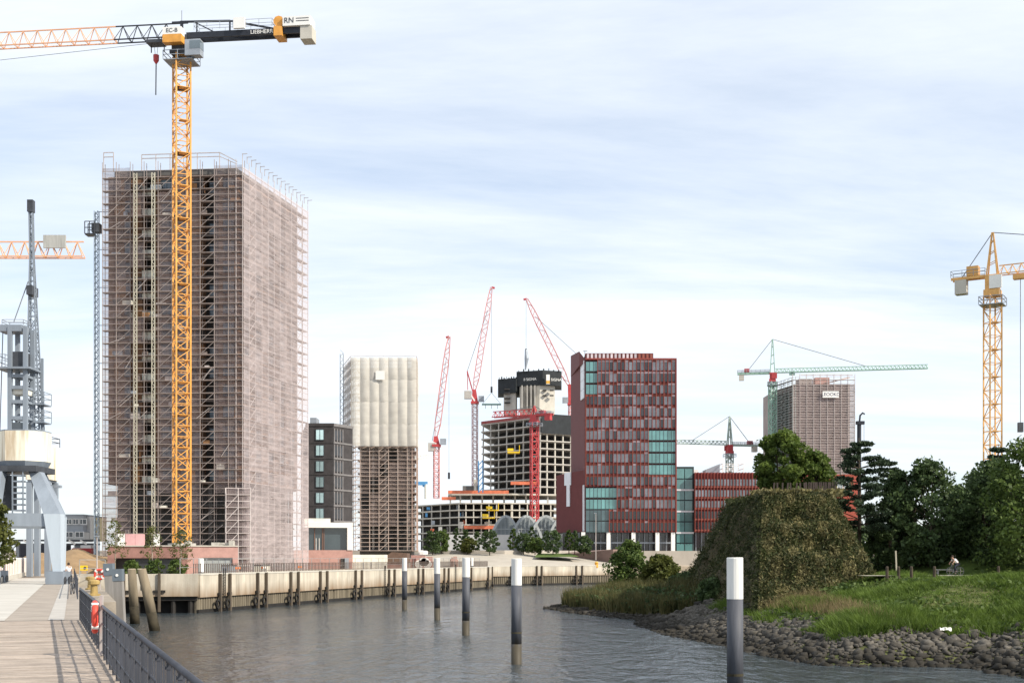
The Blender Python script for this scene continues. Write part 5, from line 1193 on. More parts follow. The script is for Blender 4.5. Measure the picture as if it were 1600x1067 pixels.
for i, (x, d, y, w_, mt_, l) in enumerate(((1405,121,738,6.5,lf_dark,'dark broad park tree just right of the tall pine'),(1450,119,720,8.5,lf_dark,'large dark park tree with spreading crown above the cyclist'),(1500,124,762,6.5,lf_dark,'lower dark park tree behind the cyclist'),
        (1560,118,722,7.5,lf_dark,'dense dark park tree below the yellow crane'),(1612,112,690,9.,lf_mid,'tall leafy park tree cut by the frame edge'),(1530,140,740,6,lf_dark,'distant dark tree filling the gap behind the lawn'))):
    tree('broadleaf_tree', l, (X(x,d),d,5.0), Zp(y,d)-5.0, w_, mt_, 20+i, 9500, .19, .13, ('cone','cone2','egg','egg','egg','egg')[i], group='park trees on the bank', r0=.2, nc=60, stems=2)
# hedge mass behind the trunks
pts = np.stack([RNG.uniform(34,76,16000),RNG.uniform(142,149,16000),5+RNG.random(16000)*5.2],1); V, F = leaf_quads(pts,.3); setp(link('thicket', npmesh('thicket', V, F, lf_dark)), 'dark thicket closing the view behind the park trunks', 'thicket', None, 'stuff')
mound = MB(); mv = [(46+12*math.cos(a)*q,121+7*math.sin(a)*q,5+2.4*(1-q)**.8) for q in (1,.66,.33,.02) for a in np.linspace(0,math.tau,17)[:-1]]
mound.add(mv,[(r_*16+k,r_*16+(k+1)%16,(r_+1)*16+(k+1)%16,(r_+1)*16+k) for r_ in range(3) for k in range(16)])
setp(mound.build('lawn_mound', M('lawn_turf',(.075,.115,.022),.95,.3,1.,bump=.5), None, True), kind='structure')
# bushes on the spit
for i, (x, d, y, w_, mt_, l) in enumerate(((985,176,846,6.5,lf_mid,'big dark bush behind the reeds on the spit'),(1033,172,868,4.8,lf_yel,'yellowish green bush between the spit and the hill'),(1085,150,895,5.,lf_dark,'dark shrub at the shaded foot of the hill'),(1120,128,905,4.,lf_dark,'small dark shrub below the hill near the white topped post'))):
    z = gzb(X(x,d),d); tree('shrub', l, (X(x,d),d,z), Zp(y,d)-z, w_, mt_, 50+i, 8000, .2, .06, 'egg', 'shrub', nc=34, stems=3, r0=.1)
# small trees of the central plaza
pk = [(676,838,'round','small round tree at the foot of the wrapped tower'),(690,836,'round','leafy plaza tree second from the wrapped tower'),(713,832,'column','narrow dark tree before the low concrete frame'),(727,833,'cone','pointed tree beside the narrow dark one'),(731,846,'round','light green tree by the plaza rubble'),(745,834,'column','slim tree in front of the grey site wall'),(765,838,'round','very dark round tree at the plaza centre'),
      (802,834,'cone','pointed tree left of the vaulted canopy'),(818,840,'round','spreading tree under the vaulted canopy'),(831,829,'column','dark columnar tree under the canopy ribs'),(836,845,'round','low pale tree on the plaza lawn'),(853,833,'column','columnar tree next to the red annex'),(864,838,'round','round lawn tree below the red annex'),(889,836,'column','thin columnar tree under the red tower corner'),(898,836,'column','second thin columnar tree under the red tower corner'),(912,843,'round','dark low tree with pale branches by the brick wall')]
for i, (x, y, sh, l) in enumerate(pk):
    d = (340 if y > 835 else 352)+(i%3)*4; zb_ = 4.43+(d-301)/43.*3.15; zb_ = min(zb_,7.6); h = Zp(y-9+(i*7)%6,d)-zb_; w_ = {'round':4.6,'column':2.5,'cone':3.4}[sh]
    tree('plaza_tree', l, (X(x,d),d,zb_), h, w_, (lf_dark,lf_mid,lf_dark)[i%3] if x != 731 else lf_yel, 80+i, 1900, .26, .2, sh, group='plaza trees', nc=22, r0=.13)
# thin street trees in front of the podium
for i, (x, y, l) in enumerate(((180,812,'sparse young tree at the shaded podium end'),(238,822,'thin young tree in front of the podium banners'),(283,828,'slender young tree before the orange crane foot'))):
    tree('young_tree', l, (X(x,161),161,ZL), Zp(y,161)-ZL, 3.0, lf_yel, 120+i, 850, .11, .42, 'egg', group='young quay trees', nc=26, r0=.07, bark=M('pale_bark',(.35,.30,.24)))
for i, (x, l) in enumerate(((205,'low green bush by the dark podium opening'),(240,'middle green bush before the podium'),(275,'green bush near the podium brick pier'))):
    tree('shrub', l, (X(x,160),160,ZL), 1.9, 2.4, lf_mid, 130+i, 900, .16, .05, 'round', 'shrub', nc=14, r0=.04)
tree('broadleaf_tree', 'leafy branches at the frame edge beside the harbour crane leg', (X(-14,95),95,ZL), Zp(775,95)-ZL, 3.4, lf_yel, 140, 3500, .15, .3, 'round', nc=26)
# hilltop fence
hf = thing('hill_fence', 'dark wooden palisade fence on the hilltop', 'fence', (29,119,12.35)); pk_ = MB().box(-.07,.07,-.03,.03,0,1.25).mesh('picket', M('dark_wood',(.055,.04,.035)))
for k in range(14): link('picket', pk_, hf, T3(27.3+k*.2,118.6,12.35) @ Matrix.Rotation(random.uniform(-.06,.06),4,'Y'))
for z in (.3,.95): MB().box(27.2,30.2,118.64,118.7,12.35+z,12.45+z).build('rail', MATS['dark_wood'], hf)
for k in range(9): link('picket', pk_, hf, T3(24.2+k*.42,118.6,12.3) @ Matrix.Rotation(random.uniform(-.1,.1),4,'Y'))
# ------------------------------------------------------------------ mooring posts
pgrey = M('post_grey', (.075,.08,.095), .6, .4, 2.6, streak=True, detail=9); pwet = M('post_weed', (.05,.043,.025), .8, .5, 2., streak=True)
for x, yb_, l in ((1148.5,1130,'largest white topped grey mooring post nearest the rock bank'),(807,1037,'second nearest white topped mooring post in open water'),(728,992,'middle white topped mooring post of the curved row'),(683,968,'fourth white topped mooring post of the curved row'),(632,952,'fifth white topped mooring post standing nearest the quay wall'),(737,921,'farthest thin white topped post at the basin corner'),(314,956,'white topped mooring post close to the pier block')):
    d = 13200./(yb_-HY); xx = X(x,d); t = thing('mooring_post', l, 'mooring post', (xx,d,0), 'white topped mooring posts'); r = .325 if yb_ != 921 else .36
    ztop = 6.56+random.uniform(-.03,.06)
    tilt = random.uniform(-.012,.012)
    f = lambda z: (xx+tilt*(z-3)*.4, d, z)
    MB().tube([f(-2.5),f(1.25)],r*1.004,20).build('wet_foot', pgrey, t, True); MB().tube([f(1.2),f(ztop-1.66)],r,20).build('shaft', pgrey, t, True)
    MB().tube([f(ztop-1.655),f(ztop-.03),f(ztop)],[r*1.01,r*1.01,r*.93],20).build('white_cap', M('post_white',(.72,.71,.68),.6,.13,2.5,streak=True,detail=9), t, False)
    if d < 110: MB().tube([f(1.9),f(2.0)],r*1.03,20).build('weld_ring', pwet, t)
# leaning timber dolphins
stain(pgrey, 1.1, 1.75, (.060,.048,.026), 2.6, 1.3)
tim = M('weathered_pile', (.20,.165,.115), .9, .35, 1.2, streak=True); wett = M('wet_pile', (.04,.033,.02), .8, .5, 1.5)
for pts, l in (((P(206,889,128),P(208,925,128),P(211,975,128)),'upright round timber dolphin beside the promenade'),((P(221,889,116),P(231,930,116),P(243,990,116)),'leaning round timber dolphin with weedy foot')):
    t = thing('timber_dolphin', l, 'timber pile', pts[2], 'timber dolphins'); a, b_, c_ = pts
    MB().tube([a,b_,b_.lerp(c_,.45)],[.42,.46,.47],12).build('pile', tim, t, True); MB().tube([b_.lerp(c_,.44),c_],[.475,.5],12).build('wet_foot', wett, t, True)
    MB().tube([a+Vector((0,0,.06)),a],[.34,.415],12).build('pile_head', M('cut_timber',(.40,.34,.26)), t)
for x0, x1, y0, y1, d, lean, l in ((164,176,888,960,86,10,'grey slab fender pile leaning beside the ring sign'),(178,191,897,965,82,7,'grey slab fender pile with dark cap and white stud')):
    t = thing('fender_pile', l, 'fender pile', P(x0+lean,y1,d), 'slab fender piles'); sl_m = M('silvery_timber',(.27,.255,.24),.9,.3,1.,streak=True)
    a, b_ = P((x0+x1)/2,y0,d), P((x0+x1)/2+lean,y1+60,d); MB().beam(a,b_,.55,.5,up=(0,1,0)).build('pile', sl_m, t)
    MB().beam(a+Vector((0,0,.35)),a.lerp(b_,.08),.62,.56,up=(0,1,0)).build('cap', M('cap_slate',(.13,.16,.19)), t)
    MB().tube([a+Vector((.02,-.33,-.05)),a+Vector((.02,-.30,-.05))],.09,10).build('stud', white, t)
# ------------------------------------------------------------------ near railing
rm = M('railing_paint', (.055,.06,.075), .45, .25, 2., metal=.1)
rl = thing('railing', 'dark grey steel railing with three rails along the boardwalk edge', 'railing', (-8,26,ZL))
em3, el3 = frame((1.6-.1,0),(-15.4,46)); em3 = em3 @ T3(0,.12,0)
post = MB().box(-.035,.035,-.03,.03,-.25,1.07).box(-.045,.045,-.05,.05,1.0,1.03).mesh('post', rm)
tt = 11.; 
while tt < el3-.3: link('post', post, rl, em3 @ T3(tt,0,ZL)); tt += 1.25
link('post', post, rl, em3 @ T3(el3-.2,0,ZL))
for z, r in ((1.1,.036),(.72,.02),(.34,.02)): MB(em3).tube([(10,0,ZL+z),(el3-.15,0,ZL+z)], r, 8).build('rail', rm, rl, True)
inf = MB().box(-.012,.012,-.01,.01,.10,1.06).mesh('baluster', rm); tt = 11.
while tt < el3-.3: link('baluster', inf, rl, em3 @ T3(tt,0.,ZL)) if abs((tt-11)%1.25) > .05 else None; tt += .3125 if tt < 28 else .25
MB(em3).box(10,el3-.15,-.02,.02,ZL+.06,ZL+.10).build('foot_rail', rm, rl)
rl2 = thing('railing', 'farther thin railing along the quay promenade beyond the boardwalk', 'railing', (-33,98,ZL)); em4, el4 = frame((-15.5,46.5),(-51.2,150)); em4 = em4 @ T3(0,.15,0)
for k in range(36): link('post', post, rl2, em4 @ T3(24+k*2.,0,ZL))
for z in (1.05,.55): MB(em4).tube([(24,0,ZL+z),(el4-8,0,ZL+z)],.03,6).build('rail', rm, rl2)
# lifebuoys
buoy = M('lifebuoy_red', (.68,.075,.05), .5, .12, 2.)
def ring(m, R_, r, n=28, k=10):
    mb = MB(m); V = []; F = []
    for i in range(n):
        a = math.tau*i/n
        for j in range(k):
            b = math.tau*j/k; q = R_+r*math.cos(b); V.append((q*math.cos(a), r*math.sin(b), q*math.sin(a)))
    for i in range(n):
        for j in range(k): F.append((i*k+j,i*k+(j+1)%k,((i+1)%n)*k+(j+1)%k,((i+1)%n)*k+j))
    return mb.add(V,F)
p = em3 @ Vector((30.9,-.0,0)); p.z = ZL
lb = thing('lifebuoy', 'red lifebuoy on its holder seen edge on at the boardwalk railing', 'lifebuoy', p); rot = Matrix.Rotation(math.atan2(46,-16.9)-R(1),4,'Z')
ring(T3(p.x-.17,p.y,ZL+.86) @ rot, .31, .07).build('ring', buoy, lb, True)
for a in (.6,2.2,3.8,5.4): 
    m = T3(p.x-.17,p.y,ZL+.86) @ rot @ Matrix.Rotation(-a,4,'Y'); MB(m).box(.236,.384,-.074,.074,-.03,.03).build('band', white, lb)
MB().beam((p.x-.02,p.y,ZL),(p.x-.02,p.y,ZL+1.35),.07).build('holder', galv, lb)
p = P(155.5,897,88); t = thing('ring_sign', 'red and white round lifebuoy station facing the walkway', 'lifebuoy', (p.x,p.y,ZL))
ring(T3(*p), .32, .085).build('ring', buoy, t, True)
for a in (.8,2.35,3.9,5.5): MB(T3(*p) @ Matrix.Rotation(-a,4,'Y')).box(.22,.42,-.09,.09,-.06,.06).build('band', white, t)
MB().beam((p.x-.15,p.y+.12,p.z),(p.x+.22,p.y+.12,p.z),.2,.1).build('bracket', buoy, t); MB().beam((p.x,p.y+.1,ZL),(p.x,p.y+.1,p.z+.3),.08).build('post', galv, t)
# yellow bollards
for x, y, d, l in ((159,924,74,'yellow mooring bollard nearest the red lifebuoy'),(158,914,88,'ochre mooring bollard below the ring shaped lifebuoy station')):
    q = Vector((X(x,d),d,ZL)); q.x = edgeX(d)+.75
    m = MB().tube([(q.x,q.y,ZL),(q.x,q.y,ZL+.1),(q.x,q.y,ZL+.14),(q.x,q.y,ZL+.62),(q.x,q.y,ZL+.68),(q.x,q.y,ZL+.86),(q.x,q.y,ZL+.92)],[.36,.36,.22,.19,.34,.34,.22],14)
    solo('bollard', m, M('bollard_yellow',(.34,.24,.09),.6,.25,2.), l, 'bollard', 'yellow bollards')
# bicycle leaning on the rail
def bicycle(label, base, rz, s=1.):
    t = thing('bicycle', label, 'bicycle', base); A = T3(*base) @ Matrix.Rotation(rz,4,'Z') @ Matrix.Scale(s,4)
    for x in (-.52,.52): ring(A @ T3(x,0,.34), .31, .028, 20, 6).build('wheel', dsteel, t); MB(A).beam((x,0,.06),(x,0,.62),.012).beam((x-.28,0,.34),(x+.28,0,.34),.012).build('spokes', galv, t)
    b = MB(A); b.beam((-.52,0,.34),(-.12,0,.32),.03).beam((-.12,0,.32),(.36,0,.78),.036).beam((-.12,0,.32),(-.25,0,.82),.034).beam((-.25,0,.78),(.36,0,.82),.034).beam((-.52,0,.34),(-.25,0,.78),.026).beam((.36,0,.9),(.52,0,.34),.03); b.build('bike_frame', dsteel, t)
    MB(A).box(-.38,-.12,-.07,.07,.86,.92).build('saddle', dsteel, t); MB(A).beam((.34,-.28,1.0),(.34,.28,1.0),.03).beam((.36,0,.88),(.34,0,1.),.03).build('handlebar', dsteel, t); return A
bicycle('dark bicycle parked against the promenade rail', (edgeX(78)-.5,78,ZL-.03), R(100))
# ------------------------------------------------------------------ people
skin = M('skin', (.48,.30,.22), .6, .08, 3.); shirt = M('white_shirt', (.78,.76,.76), .8, .06, 3.); navy = M('dark_trousers', (.03,.035,.05), .85, .2, 3.); hair = M('dark_hair', (.05,.035,.025), .8, .2, 5.); shoe = M('shoes', (.05,.05,.05), .7)
def skinned(name, verts, edges, rad, mat_, parent, A, root=0):
    me = bpy.data.meshes.new(name); me.from_pydata([tuple(v) for v in verts], edges, []); me.materials.append(mat_)
    o = link(name, me, parent, A); md = o.modifiers.new('Skin','SKIN'); md.use_smooth_shade = True
    sv = me.skin_vertices[0].data
    for i, r in enumerate(rad): sv[i].radius = (r,r) if not isinstance(r,tuple) else r; sv[i].use_root = (i == root)
    s = o.modifiers.new('Subdivision','SUBSURF'); s.levels = 1; s.render_levels = 1; return o
def person(label, base, rz, pose):
    t = thing('person', label, 'person', base); A = T3(*base) @ Matrix.Rotation(rz,4,'Z'); J = {k: Vector(v) for k, v in pose.items()}   # faces +x
    up = lambda a, b, q: J[a].lerp(J[b],q)
    k = ['pelvis','chest','neck','head','crown','shL','elL','haL','shR','elR','haR','hipL','knL','anL','toL','hipR','knR','anR','toR']
    vs = [J[q] for q in k]; ix = {q: i for i, q in enumerate(k)}
    ed = [('pelvis','chest'),('chest','neck'),('neck','head'),('head','crown'),('chest','shL'),('shL','elL'),('elL','haL'),('chest','shR'),('shR','elR'),('elR','haR'),('pelvis','hipL'),('hipL','knL'),('knL','anL'),('anL','toL'),('pelvis','hipR'),('hipR','knR'),('knR','anR'),('anR','toR')]
    rd = dict(pelvis=(.13,.11),chest=(.15,.11),neck=.055,head=.095,crown=.085,shL=.06,elL=.042,haL=.036,shR=.06,elR=.042,haR=.036,hipL=.085,knL=.058,anL=.042,toL=.035,hipR=.085,knR=.058,anR=.042,toR=.035)
    skinned('body', vs, [(ix[a],ix[b]) for a, b in ed], [rd[q] for q in k], skin, t, A)
    vs = [J['pelvis']+Vector((0,0,.02)),J['chest'],J['shL'],up('shL','elL',.7),J['shR'],up('shR','elR',.7),up('chest','neck',.6)]
    skinned('shirt', vs, [(0,1),(1,2),(2,3),(1,4),(4,5),(1,6)], [(.165,.145),(.18,.14),.085,.072,.085,.072,.07], shirt, t, A)
    vs = [J['pelvis'],J['hipL'],J['knL'],J['anL'],J['hipR'],J['knR'],J['anR']]
    skinned('trousers', vs, [(0,1),(1,2),(2,3),(0,4),(4,5),(5,6)], [(.15,.13),.105,.08,.062,.105,.08,.062], navy, t, A)
    h = MB(A @ T3(*J['head']) ).tube([(-.02,0,.02),(-.03,0,.10),(-.02,0,.17),(0,0,.2)],[.108,.112,.085,.03],12); h.build('hair', hair, t, True)
    f = J['head']; MB(A).beam(f+Vector((.09,0,-.02)),f+Vector((.125,0,-.03)),.03).build('nose', skin, t)
    for s_ in (-1,1): MB(A).box(f.x+.085,f.x+.1,f.y+s_*.04-.014,f.y+s_*.04+.014,f.z+.01,f.z+.03).build('eye', hair, t); MB(A).box(f.x-.02,f.x+.03,f.y+s_*.1-.012,f.y+s_*.1+.012,f.z-.03,f.z+.04).build('ear', skin, t)
    for s_, q in ((1,'haL'),(-1,'haR')):
        for g in range(4): MB(A).tube([J[q],J[q]+Vector((.02*g-.03,.0,-.09-.012*(g in (1,2)))),J[q]+Vector((.02*g-.015,-s_*.015,-.15-.02*(g in (1,2))))],[.014,.012,.008],5).build('finger', skin, t)
        MB(A).tube([J[q]+Vector((.02,0,-.01)),J[q]+Vector((.07,-s_*.01,-.06))],[.014,.009],5).build('thumb', skin, t)
    for q, w_ in (('anL','toL'),('anR','toR')): MB(A).beam(J[q]+Vector((-.06,0,-.05)),J[w_]+Vector((.04,0,-.01)),.1,.09).build('shoe', shoe, t)
    return t
walk = dict(pelvis=(0,0,.95),chest=(.03,0,1.32),neck=(.04,0,1.5),head=(.06,0,1.62),crown=(.05,0,1.72),shL=(.03,.19,1.42),elL=(-.08,.24,1.13),haL=(.02,.24,.9),shR=(.03,-.19,1.42),elR=(.1,-.24,1.14),haR=(.26,-.22,.95),
    hipL=(0,.09,.92),knL=(.2,.1,.52),anL=(.24,.1,.09),toL=(.38,.1,.04),hipR=(0,-.09,.92),knR=(-.02,-.1,.5),anR=(-.28,-.1,.14),toR=(-.16,-.1,.04))
person('person in white shirt and dark trousers walking away along the promenade', (-38.45,111.,ZL-.03), R(108), walk)
ride = dict(pelvis=(-.25,0,.98),chest=(.06,0,1.28),neck=(.2,0,1.4),head=(.3,0,1.48),crown=(.33,0,1.58),shL=(.12,.19,1.34),elL=(.24,.24,1.14),haL=(.38,.25,1.04),shR=(.12,-.19,1.34),elR=(.24,-.24,1.14),haR=(.38,-.25,1.04),
    hipL=(-.22,.09,.94),knL=(.12,.1,.72),anL=(-.08,.1,.36),toL=(.06,.1,.31),hipR=(-.22,-.09,.94),knR=(.04,-.1,.56),anR=(-.14,-.1,.18),toR=(.0,-.1,.13))
cb_ = (X(1497,107.5),108.2,5.13)
bicycle('bicycle ridden along the park path under the trees', cb_, R(195)); person('cyclist in white shirt bent over the handlebars on the park path', cb_, R(195), ride)
# path posts and bench
for i, (x, d, l) in enumerate(((1386,102,'short dark wooden post at the start of the lawn edge'),(1404,102,'second short dark wooden post along the lawn edge'),(1424,102.4,'third short wooden post by the multi stemmed tree'),(1460,102.6,'short wooden post in front of the park trunks'),(1560,103.5,'short wooden post near the thin trunk by the mound'))):
    solo('path_post', MB().tube([(X(x,d),d,4.95),(X(x,d),d,5.85),(X(x,d),d,5.92)],[.13,.12,.08],8), barkm, l, 'post', 'wooden posts along the path')
be = thing('park_bench', 'pale bench beside the cyclist under the trees', 'bench', (X(1477,116),116,5.05)); xb_ = X(1477,116)
MB().box(xb_-.9,xb_+.9,115.8,116.3,5.48,5.56).build('seat', conclit, be)
for s_ in (-.7,.7): MB().box(xb_+s_-.06,xb_+s_+.06,115.85,116.25,5.05,5.479).build('leg', conc, be)
lp = MB(); lp.beam((X(1440,104),104,5.),(X(1399,104)+.02,104,5.),.01); 
solo('stake', MB().beam((X(1401,110),110,5.0),(X(1399.5,110),110,7.2),.12), M('pale_stake',(.40,.36,.28)), 'pale thin stake standing beside the dark trees', 'stake')
pbag = MB(); r = random.Random(3)
bx_, by_ = X(1477,82.5), 82.5; bz_ = gzb(bx_,by_)+.32; n = 6
vs = [(bx_+(i/n-.5)*.75, by_+(j/3-.5)*.4, bz_+.14*r.random()+.16*math.sin(j/3*3.1)) for j in range(4) for i in range(n+1)]
pbag.add(vs,[(j*(n+1)+i,j*(n+1)+i+1,(j+1)*(n+1)+i+1,(j+1)*(n+1)+i) for j in range(3) for i in range(n)])
solo('plastic_sheet', pbag, white, 'crumpled white plastic sheet lying on the riprap', 'litter')
# ------------------------------------------------------------------ building site at the far end of the promenade
heap = MB(); r = random.Random(8); n = 20
def hz(u, v): return 3.2*max(0,math.sin(math.pi*u))**.6*max(0,math.sin(math.pi*v))**.5*(1+.12*math.sin(u*17+v*9))
vs = [(X(20,190)+(X(205,190)-X(20,190))*i/n, 176+26*j/n, ZL+hz(i/n,j/n)) for j in range(n+1) for i in range(n+1)]
heap.add(vs,[(j*(n+1)+i,j*(n+1)+i+1,(j+1)*(n+1)+i+1,(j+1)*(n+1)+i) for j in range(n) for i in range(n)])
setp(heap.build('sand_heap', M('yellow_sand',(.27,.185,.105),.95,.25,.5,bump=.6), None, True), 'heap of yellow sand behind the promenade end', 'sand', None, 'stuff')
for i, (x0, x1, y0, y1, d, c, l, nw) in enumerate(((98,130,805,830,230,M('container_grey',(.36,.38,.40),.6,.1,.6),'grey stacked site office container with white windows',3),(98,131,831,846,229,M('container_white',(.62,.62,.60),.6,.1,.6),'lower pale site office container under the grey one',2),(131,141,806,842,232,white,'white container end beside the grey office container',0),(141,153,808,845,234,M('container_cream',(.70,.60,.36),.6,.1,.6),'cream container at the edge of the big tower',0))):
    t = thing('site_container', l, 'container', (X((x0+x1)/2,d),d,Zp(y1,d)), 'site office containers'); MB().box(X(x0,d),X(x1,d),d,d+5,Zp(y1,d),Zp(y0,d)).build('body', c, t)
    MB().box(X(x0,d)-.05,X(x1,d)+.05,d-.06,d+5.05,Zp(y0,d)+.004,Zp(y0,d)+.2).build('roof_frame', steel, t)
    if nw:
        kk = window_kit(1.6,1.1,white,GLASS('site_glass',(.05,.06,.07)),.14,1)
        for k in range(nw): put_window(kk, t, T3(X(x0+3+k*(x1-x0)/nw,d),d-.13,Zp(y1,d)+(Zp(y0,d)-Zp(y1,d))*.42))
sup = MB()
for x in (98,125,150): sup.box(X(x,231),X(x+2,231),231,234,ZL,Zp(846,231)-.01)
br = thing('pipe_bridge', 'white lattice pipe bridge crossing behind the harbour crane legs', 'bridge', (X(80,215),215,ZL))
zb_, zt2 = Zp(850,215), Zp(844,215); xa, xb = X(-30,215), X(153,215)
for z in (zb_,zt2):
    for yy in (214,216): MB().beam((xa,yy,z),(xb,yy,z),.28).build('chord', dsteel, br)
k = 0; xx = xa
while xx < xb-1.5: MB().beam((xx,213.9,zt2),(xx+1.1,213.9,zb_),.3).build('diagonal', white, br); xx += 1.9
for x in (28,150): MB().beam((X(x,215),215,ZL),(X(x,215),215,zb_),.5).build('support', steel, br)
solo('dark_shed', MB().box(X(30,222),X(80,222),222,232,ZL,Zp(850.5,222)), M('dark_shed_wall',(.05,.055,.07),.8,.2,.5), 'dark open shed behind the sand heap', 'shed')
sv = thing('site_van', 'red and white van parked on the raised road by the containers', 'van', (X(122,220),220,Zp(868,220))); z = Zp(868,220)
MB().prism([(X(112,220),220.),(X(143,220),220.),(X(143,220),222.),(X(112,220),222.)], z+.4, z+1.3).build('body', M('van_red',(.42,.05,.05),.4), sv)
MB().prism([(X(114,220),220.05),(X(142,220),220.05),(X(142,220),221.95),(X(114,220),221.95)], z+1.303, z+2.2, top=[(X(117,220),220.2),(X(141,220),220.2),(X(141,220),221.8),(X(117,220),221.8)]).build('cabin', white, sv)
for x in (117,137): MB().tube([(X(x,220),219.9,z+.38),(X(x,220),222.1,z+.38)],.38,12).build('wheel', dsteel, sv)
MB().box(X(117,220),X(125,220),219.99,220.06,z+1.4,z+2.0).build('window', GLASS('van_glass',(.05,.06,.07)), sv)
rd = setp(MB().box(X(95,218),X(153,218),217,226,ZL,Zp(868,220)).build('site_road', concdark), kind='structure')
ysn = thing('site_sign', 'yellow site sign board on two posts before the sand heap', 'sign', (X(129,150),150.5,ZL)); 
MB().box(X(123,150),X(135,150),150.4,150.46,Zp(891,150),Zp(883,150)).build('board', ym, ysn); MB().tube([(X(131,150),150.36,Zp(887,150)),(X(131,150),150.399,Zp(887,150))],.16,12).build('symbol', dsteel, ysn)
for x in (124,134): MB().beam((X(x,150),150.5,ZL),(X(x,150),150.5,Zp(884,150)),.07).build('post', steel, ysn)
lm = thing('street_lamp', 'slim grey lamp post beside the round lifebuoy station', 'street lamp', (X(151.5,152),152,ZL)); MB().tube([(X(151.5,152),152,ZL),(X(151.5,152),152,Zp(838,152))],[.1,.06],8).build('pole', galv, lm); MB().box(X(148,152),X(155,152),151.8,152.2,Zp(838,152),Zp(836.6,152)).build('lamp_head', steel, lm)
l2 = thing('street_lamp', 'tall thin lamp post in front of the red office glass', 'street lamp', (X(931,330),336,6.5)); MB().tube([(X(931,336),336,6.),(X(931,336),336,Zp(802,336))],[.13,.07],8).build('pole', galv, l2); MB().box(X(928,336),X(932,336),335.8,336.2,Zp(802,336),Zp(801,336)).build('lamp_head', steel, l2)
fence([(X(122,147),147.5),(X(160,149),150.)], 'thin mesh site fence closing the promenade end', 2., 2.2, MATS['fence_grey'], z=ZL-.03, rails=(.03,.5,1.), thick=.06)
# barrier wall at the frame edge
bw = thing('barrier_fence', 'reddish plank barrier on a white kerb along the promenade', 'fence', (-54,138,ZL)); m_, l_ = frame((-44.9,111.5),(-62.5,165)); pk2 = MB().box(.02,.98,-.04,.04,.5,2.1).mesh('plank_panel', M('reddish_plank',(.30,.18,.145),.85,.25,1.5,streak=True,rand=.15))
for k in range(int(l_)): link('plank_panel', pk2, bw, m_ @ T3(k,0,ZL-.02))
MB(m_).box(0,l_,-.22,.22,ZL-.06,ZL+.45).build('kerb', conclit, bw); 
pp = MB().box(-.07,.07,-.1,.1,.45,2.2).mesh('post', white)
for k in range(0,int(l_),3): link('post', pp, bw, m_ @ T3(k,-.05,ZL))
# brick retaining wall and heaps on the far quay
rw = thing('retaining_wall', 'brown brick retaining wall below the red office tower', 'wall', (X(920,350),352,5)); MB().prism([(X(880,352),352.),(X(958,338),338.),(X(972,345),345.),(X(972,372),370.),(X(880,372),370.)], ZL, [Zp(866,352),Zp(858,340),Zp(858,345),Zp(858,360),Zp(862,360)]).build('wall', M('brown_brick_far',(.22,.15,.13),.9,.15,.6), rw)
hyd = MB().tube([P(932,886,322),P(932,880.5,322),P(932,879,322),P(932,877,322)],[.45,.4,.5,.2],10); solo('hydrant', hyd, M('hydrant_orange',(.70,.35,.05)), 'small orange hydrant on the far quay edge', 'hydrant')
gh = M('gabled_roof', (.13,.085,.065), .9, .2, .8)
hu = thing('site_hut', 'brown gable roofed hut behind the quay fence', 'hut', (X(615,255),257,ZL)); xa, xb = X(588,255), X(636,255)
b = MB(); b.add([(xa,255,ZL+1.2),(X(612,255),255,Zp(862,255)),(X(612,255),262,Zp(862,255)),(xa,262,ZL+1.2),(xb,255,Zp(864,255)),(xb,262,Zp(864,255)),(xb,255,ZL+1.2),(xb,262,ZL+1.2)],[(0,1,2,3),(1,4,5,2),(4,6,7,5),(0,6,4,1),(3,2,5,7)]); b.build('roof', gh, hu); MB().box(xa+.3,xb-.2,255.2,261.8,ZL,ZL+1.19).build('wall', brick, hu)
for i, (x0, x1, y0, d, c, l) in enumerate(((640,676,866,262,brick2,'pile of pink bricks stacked beside the brown hut'),(652,668,859,266,white,'white wrapped pallet on the pink brick pile'),(702,716,866,300,M('pink_rubble',(.44,.30,.26)),'heap of pink rubble on the plaza edge'))):
    m = MB(); r = random.Random(i+40); z0 = ZL if i != 1 else Zp(866,266)
    for k in range(7):
        a = X(x0+(x1-x0)*r.random()*.6,d); m.box(a,a+(X(x1,d)-X(x0,d))*.4,d+k*.5,d+1.2+k*.5,z0,z0+(Zp(y0,d)-z0)*r.uniform(.55,1.))
    solo('material_heap', m, c, l, 'building material')
for i, x in enumerate((655,664,668,661)):
    solo('cable_drum', MB().tube([(X(x,258),257.6,ZL+.9+.5*(i%2)),(X(x,258),258.2,ZL+.9+.5*(i%2))],[.85,.85],14), white, ['white round bag nearest the brown hut on the quay','white round bag behind the quay fence beside the post','rightmost white round bag behind the quay fence','middle white round bag in the stack behind the fence'][i], 'bag', 'white round bags')
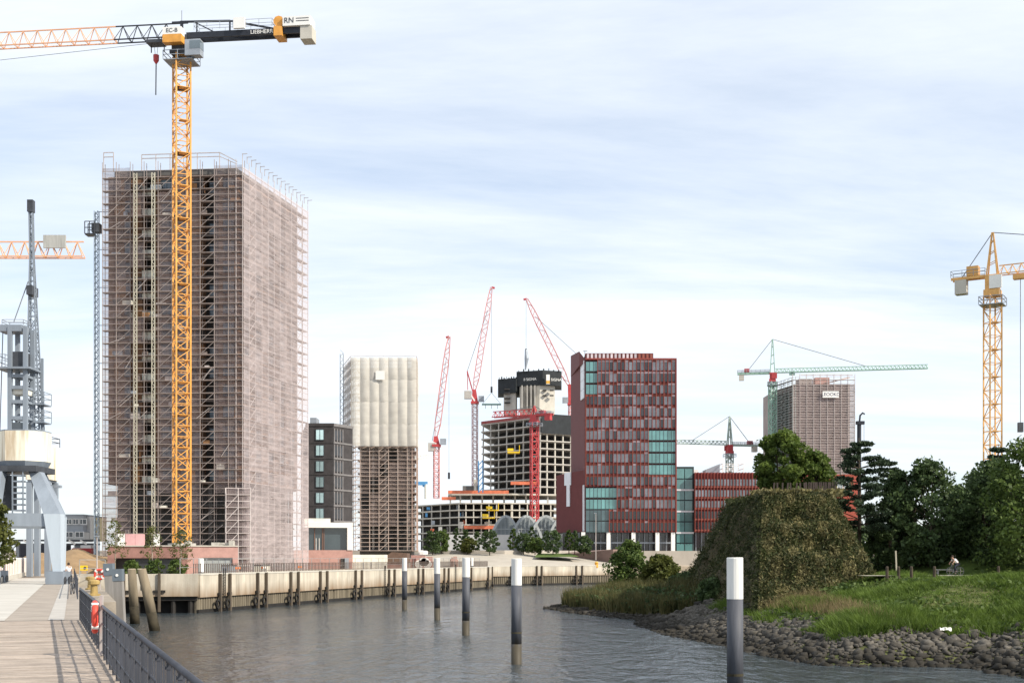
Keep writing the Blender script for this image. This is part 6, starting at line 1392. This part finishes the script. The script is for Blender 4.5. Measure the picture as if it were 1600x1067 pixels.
# site walls behind plaza trees
solo('site_wall', MB().box(X(700,430),X(800,430),430,431,8.6,Zp(835,430)), M('site_wall_grey',(.42,.42,.42),.8,.1,.4), 'pale grey site wall behind the plaza trees', 'wall')
lawn = MB().add([P(835,884,331),P(905,884,333),(X(892,345),345,6.3),(X(840,345),345,6.3)],[(0,1,2,3)]); lawn.v = [(v[0],v[1],4.48+(v[1]-301)/43.*3.15+.05) for v in lawn.v]
setp(lawn.build('plaza_lawn', MATS['lawn_turf']), kind='structure')


# ------------------------------------------------------------------ small quay furniture
def quay_ladder(a, b, u, label):
    m, l = frame(a,b); p = m @ Vector((u,-.4,0)); t = thing('quay_ladder', label, 'ladder', (p.x,p.y,0), 'quay ladders')
    for s_ in (-.25,.25): MB(m).beam((u+s_,-.42,-.4),(u+s_,-.42,ZL+.9),.08).build('stile', wetm, t)
    for k in range(15): MB(m).beam((u-.25,-.42,-.1+k*.33),(u+.25,-.42,-.1+k*.33),.06).build('rung', wetm, t)
quay_ladder(QA,QB,6.0,'steel ladder on the quay wall nearest the pier block'); quay_ladder(QB,QC,20,'steel ladder on the long sunlit quay wall'); quay_ladder(QB,QC,58,'steel ladder near the far basin corner')
m_, l_ = frame(QA,QB)
for i, (u, l) in enumerate(((13,'orange and white barrier board leaning behind the quay fence'),(21,'second orange barrier board farther along the quay'),(33,'third orange barrier board below the netted tower'))):
    t = thing('barrier_board', l, 'barrier', m_ @ Vector((u,1.6,ZL)), 'orange barrier boards'); 
    for k in range(5): MB(m_).box(u+k*.3,u+k*.3+.298,1.55,1.62,ZL+.7,ZL+1.0).build('stripe', white if k % 2 else M('safety_orange',(.72,.20,.05)), t)
    for k in (.1,1.3): MB(m_).box(u+k,u+k+.07,1.63,1.7,ZL,ZL+1.05).build('foot_post', steel, t)
for i, (u, w_, l) in enumerate(((17,2.2,'grey site toolbox behind the quay fence'),(27,3.,'long pale equipment box beside the netted tower foot'))):
    t = thing('tool_box', l, 'toolbox', m_ @ Vector((u,5.,ZL))); MB(m_).box(u,u+w_,4.5,5.6,ZL,ZL+1.1).build('body', steel if i == 0 else offwhite, t); MB(m_).box(u-.04,u+w_+.04,4.46,5.64,ZL+1.103,ZL+1.22).build('lid', dsteel, t)
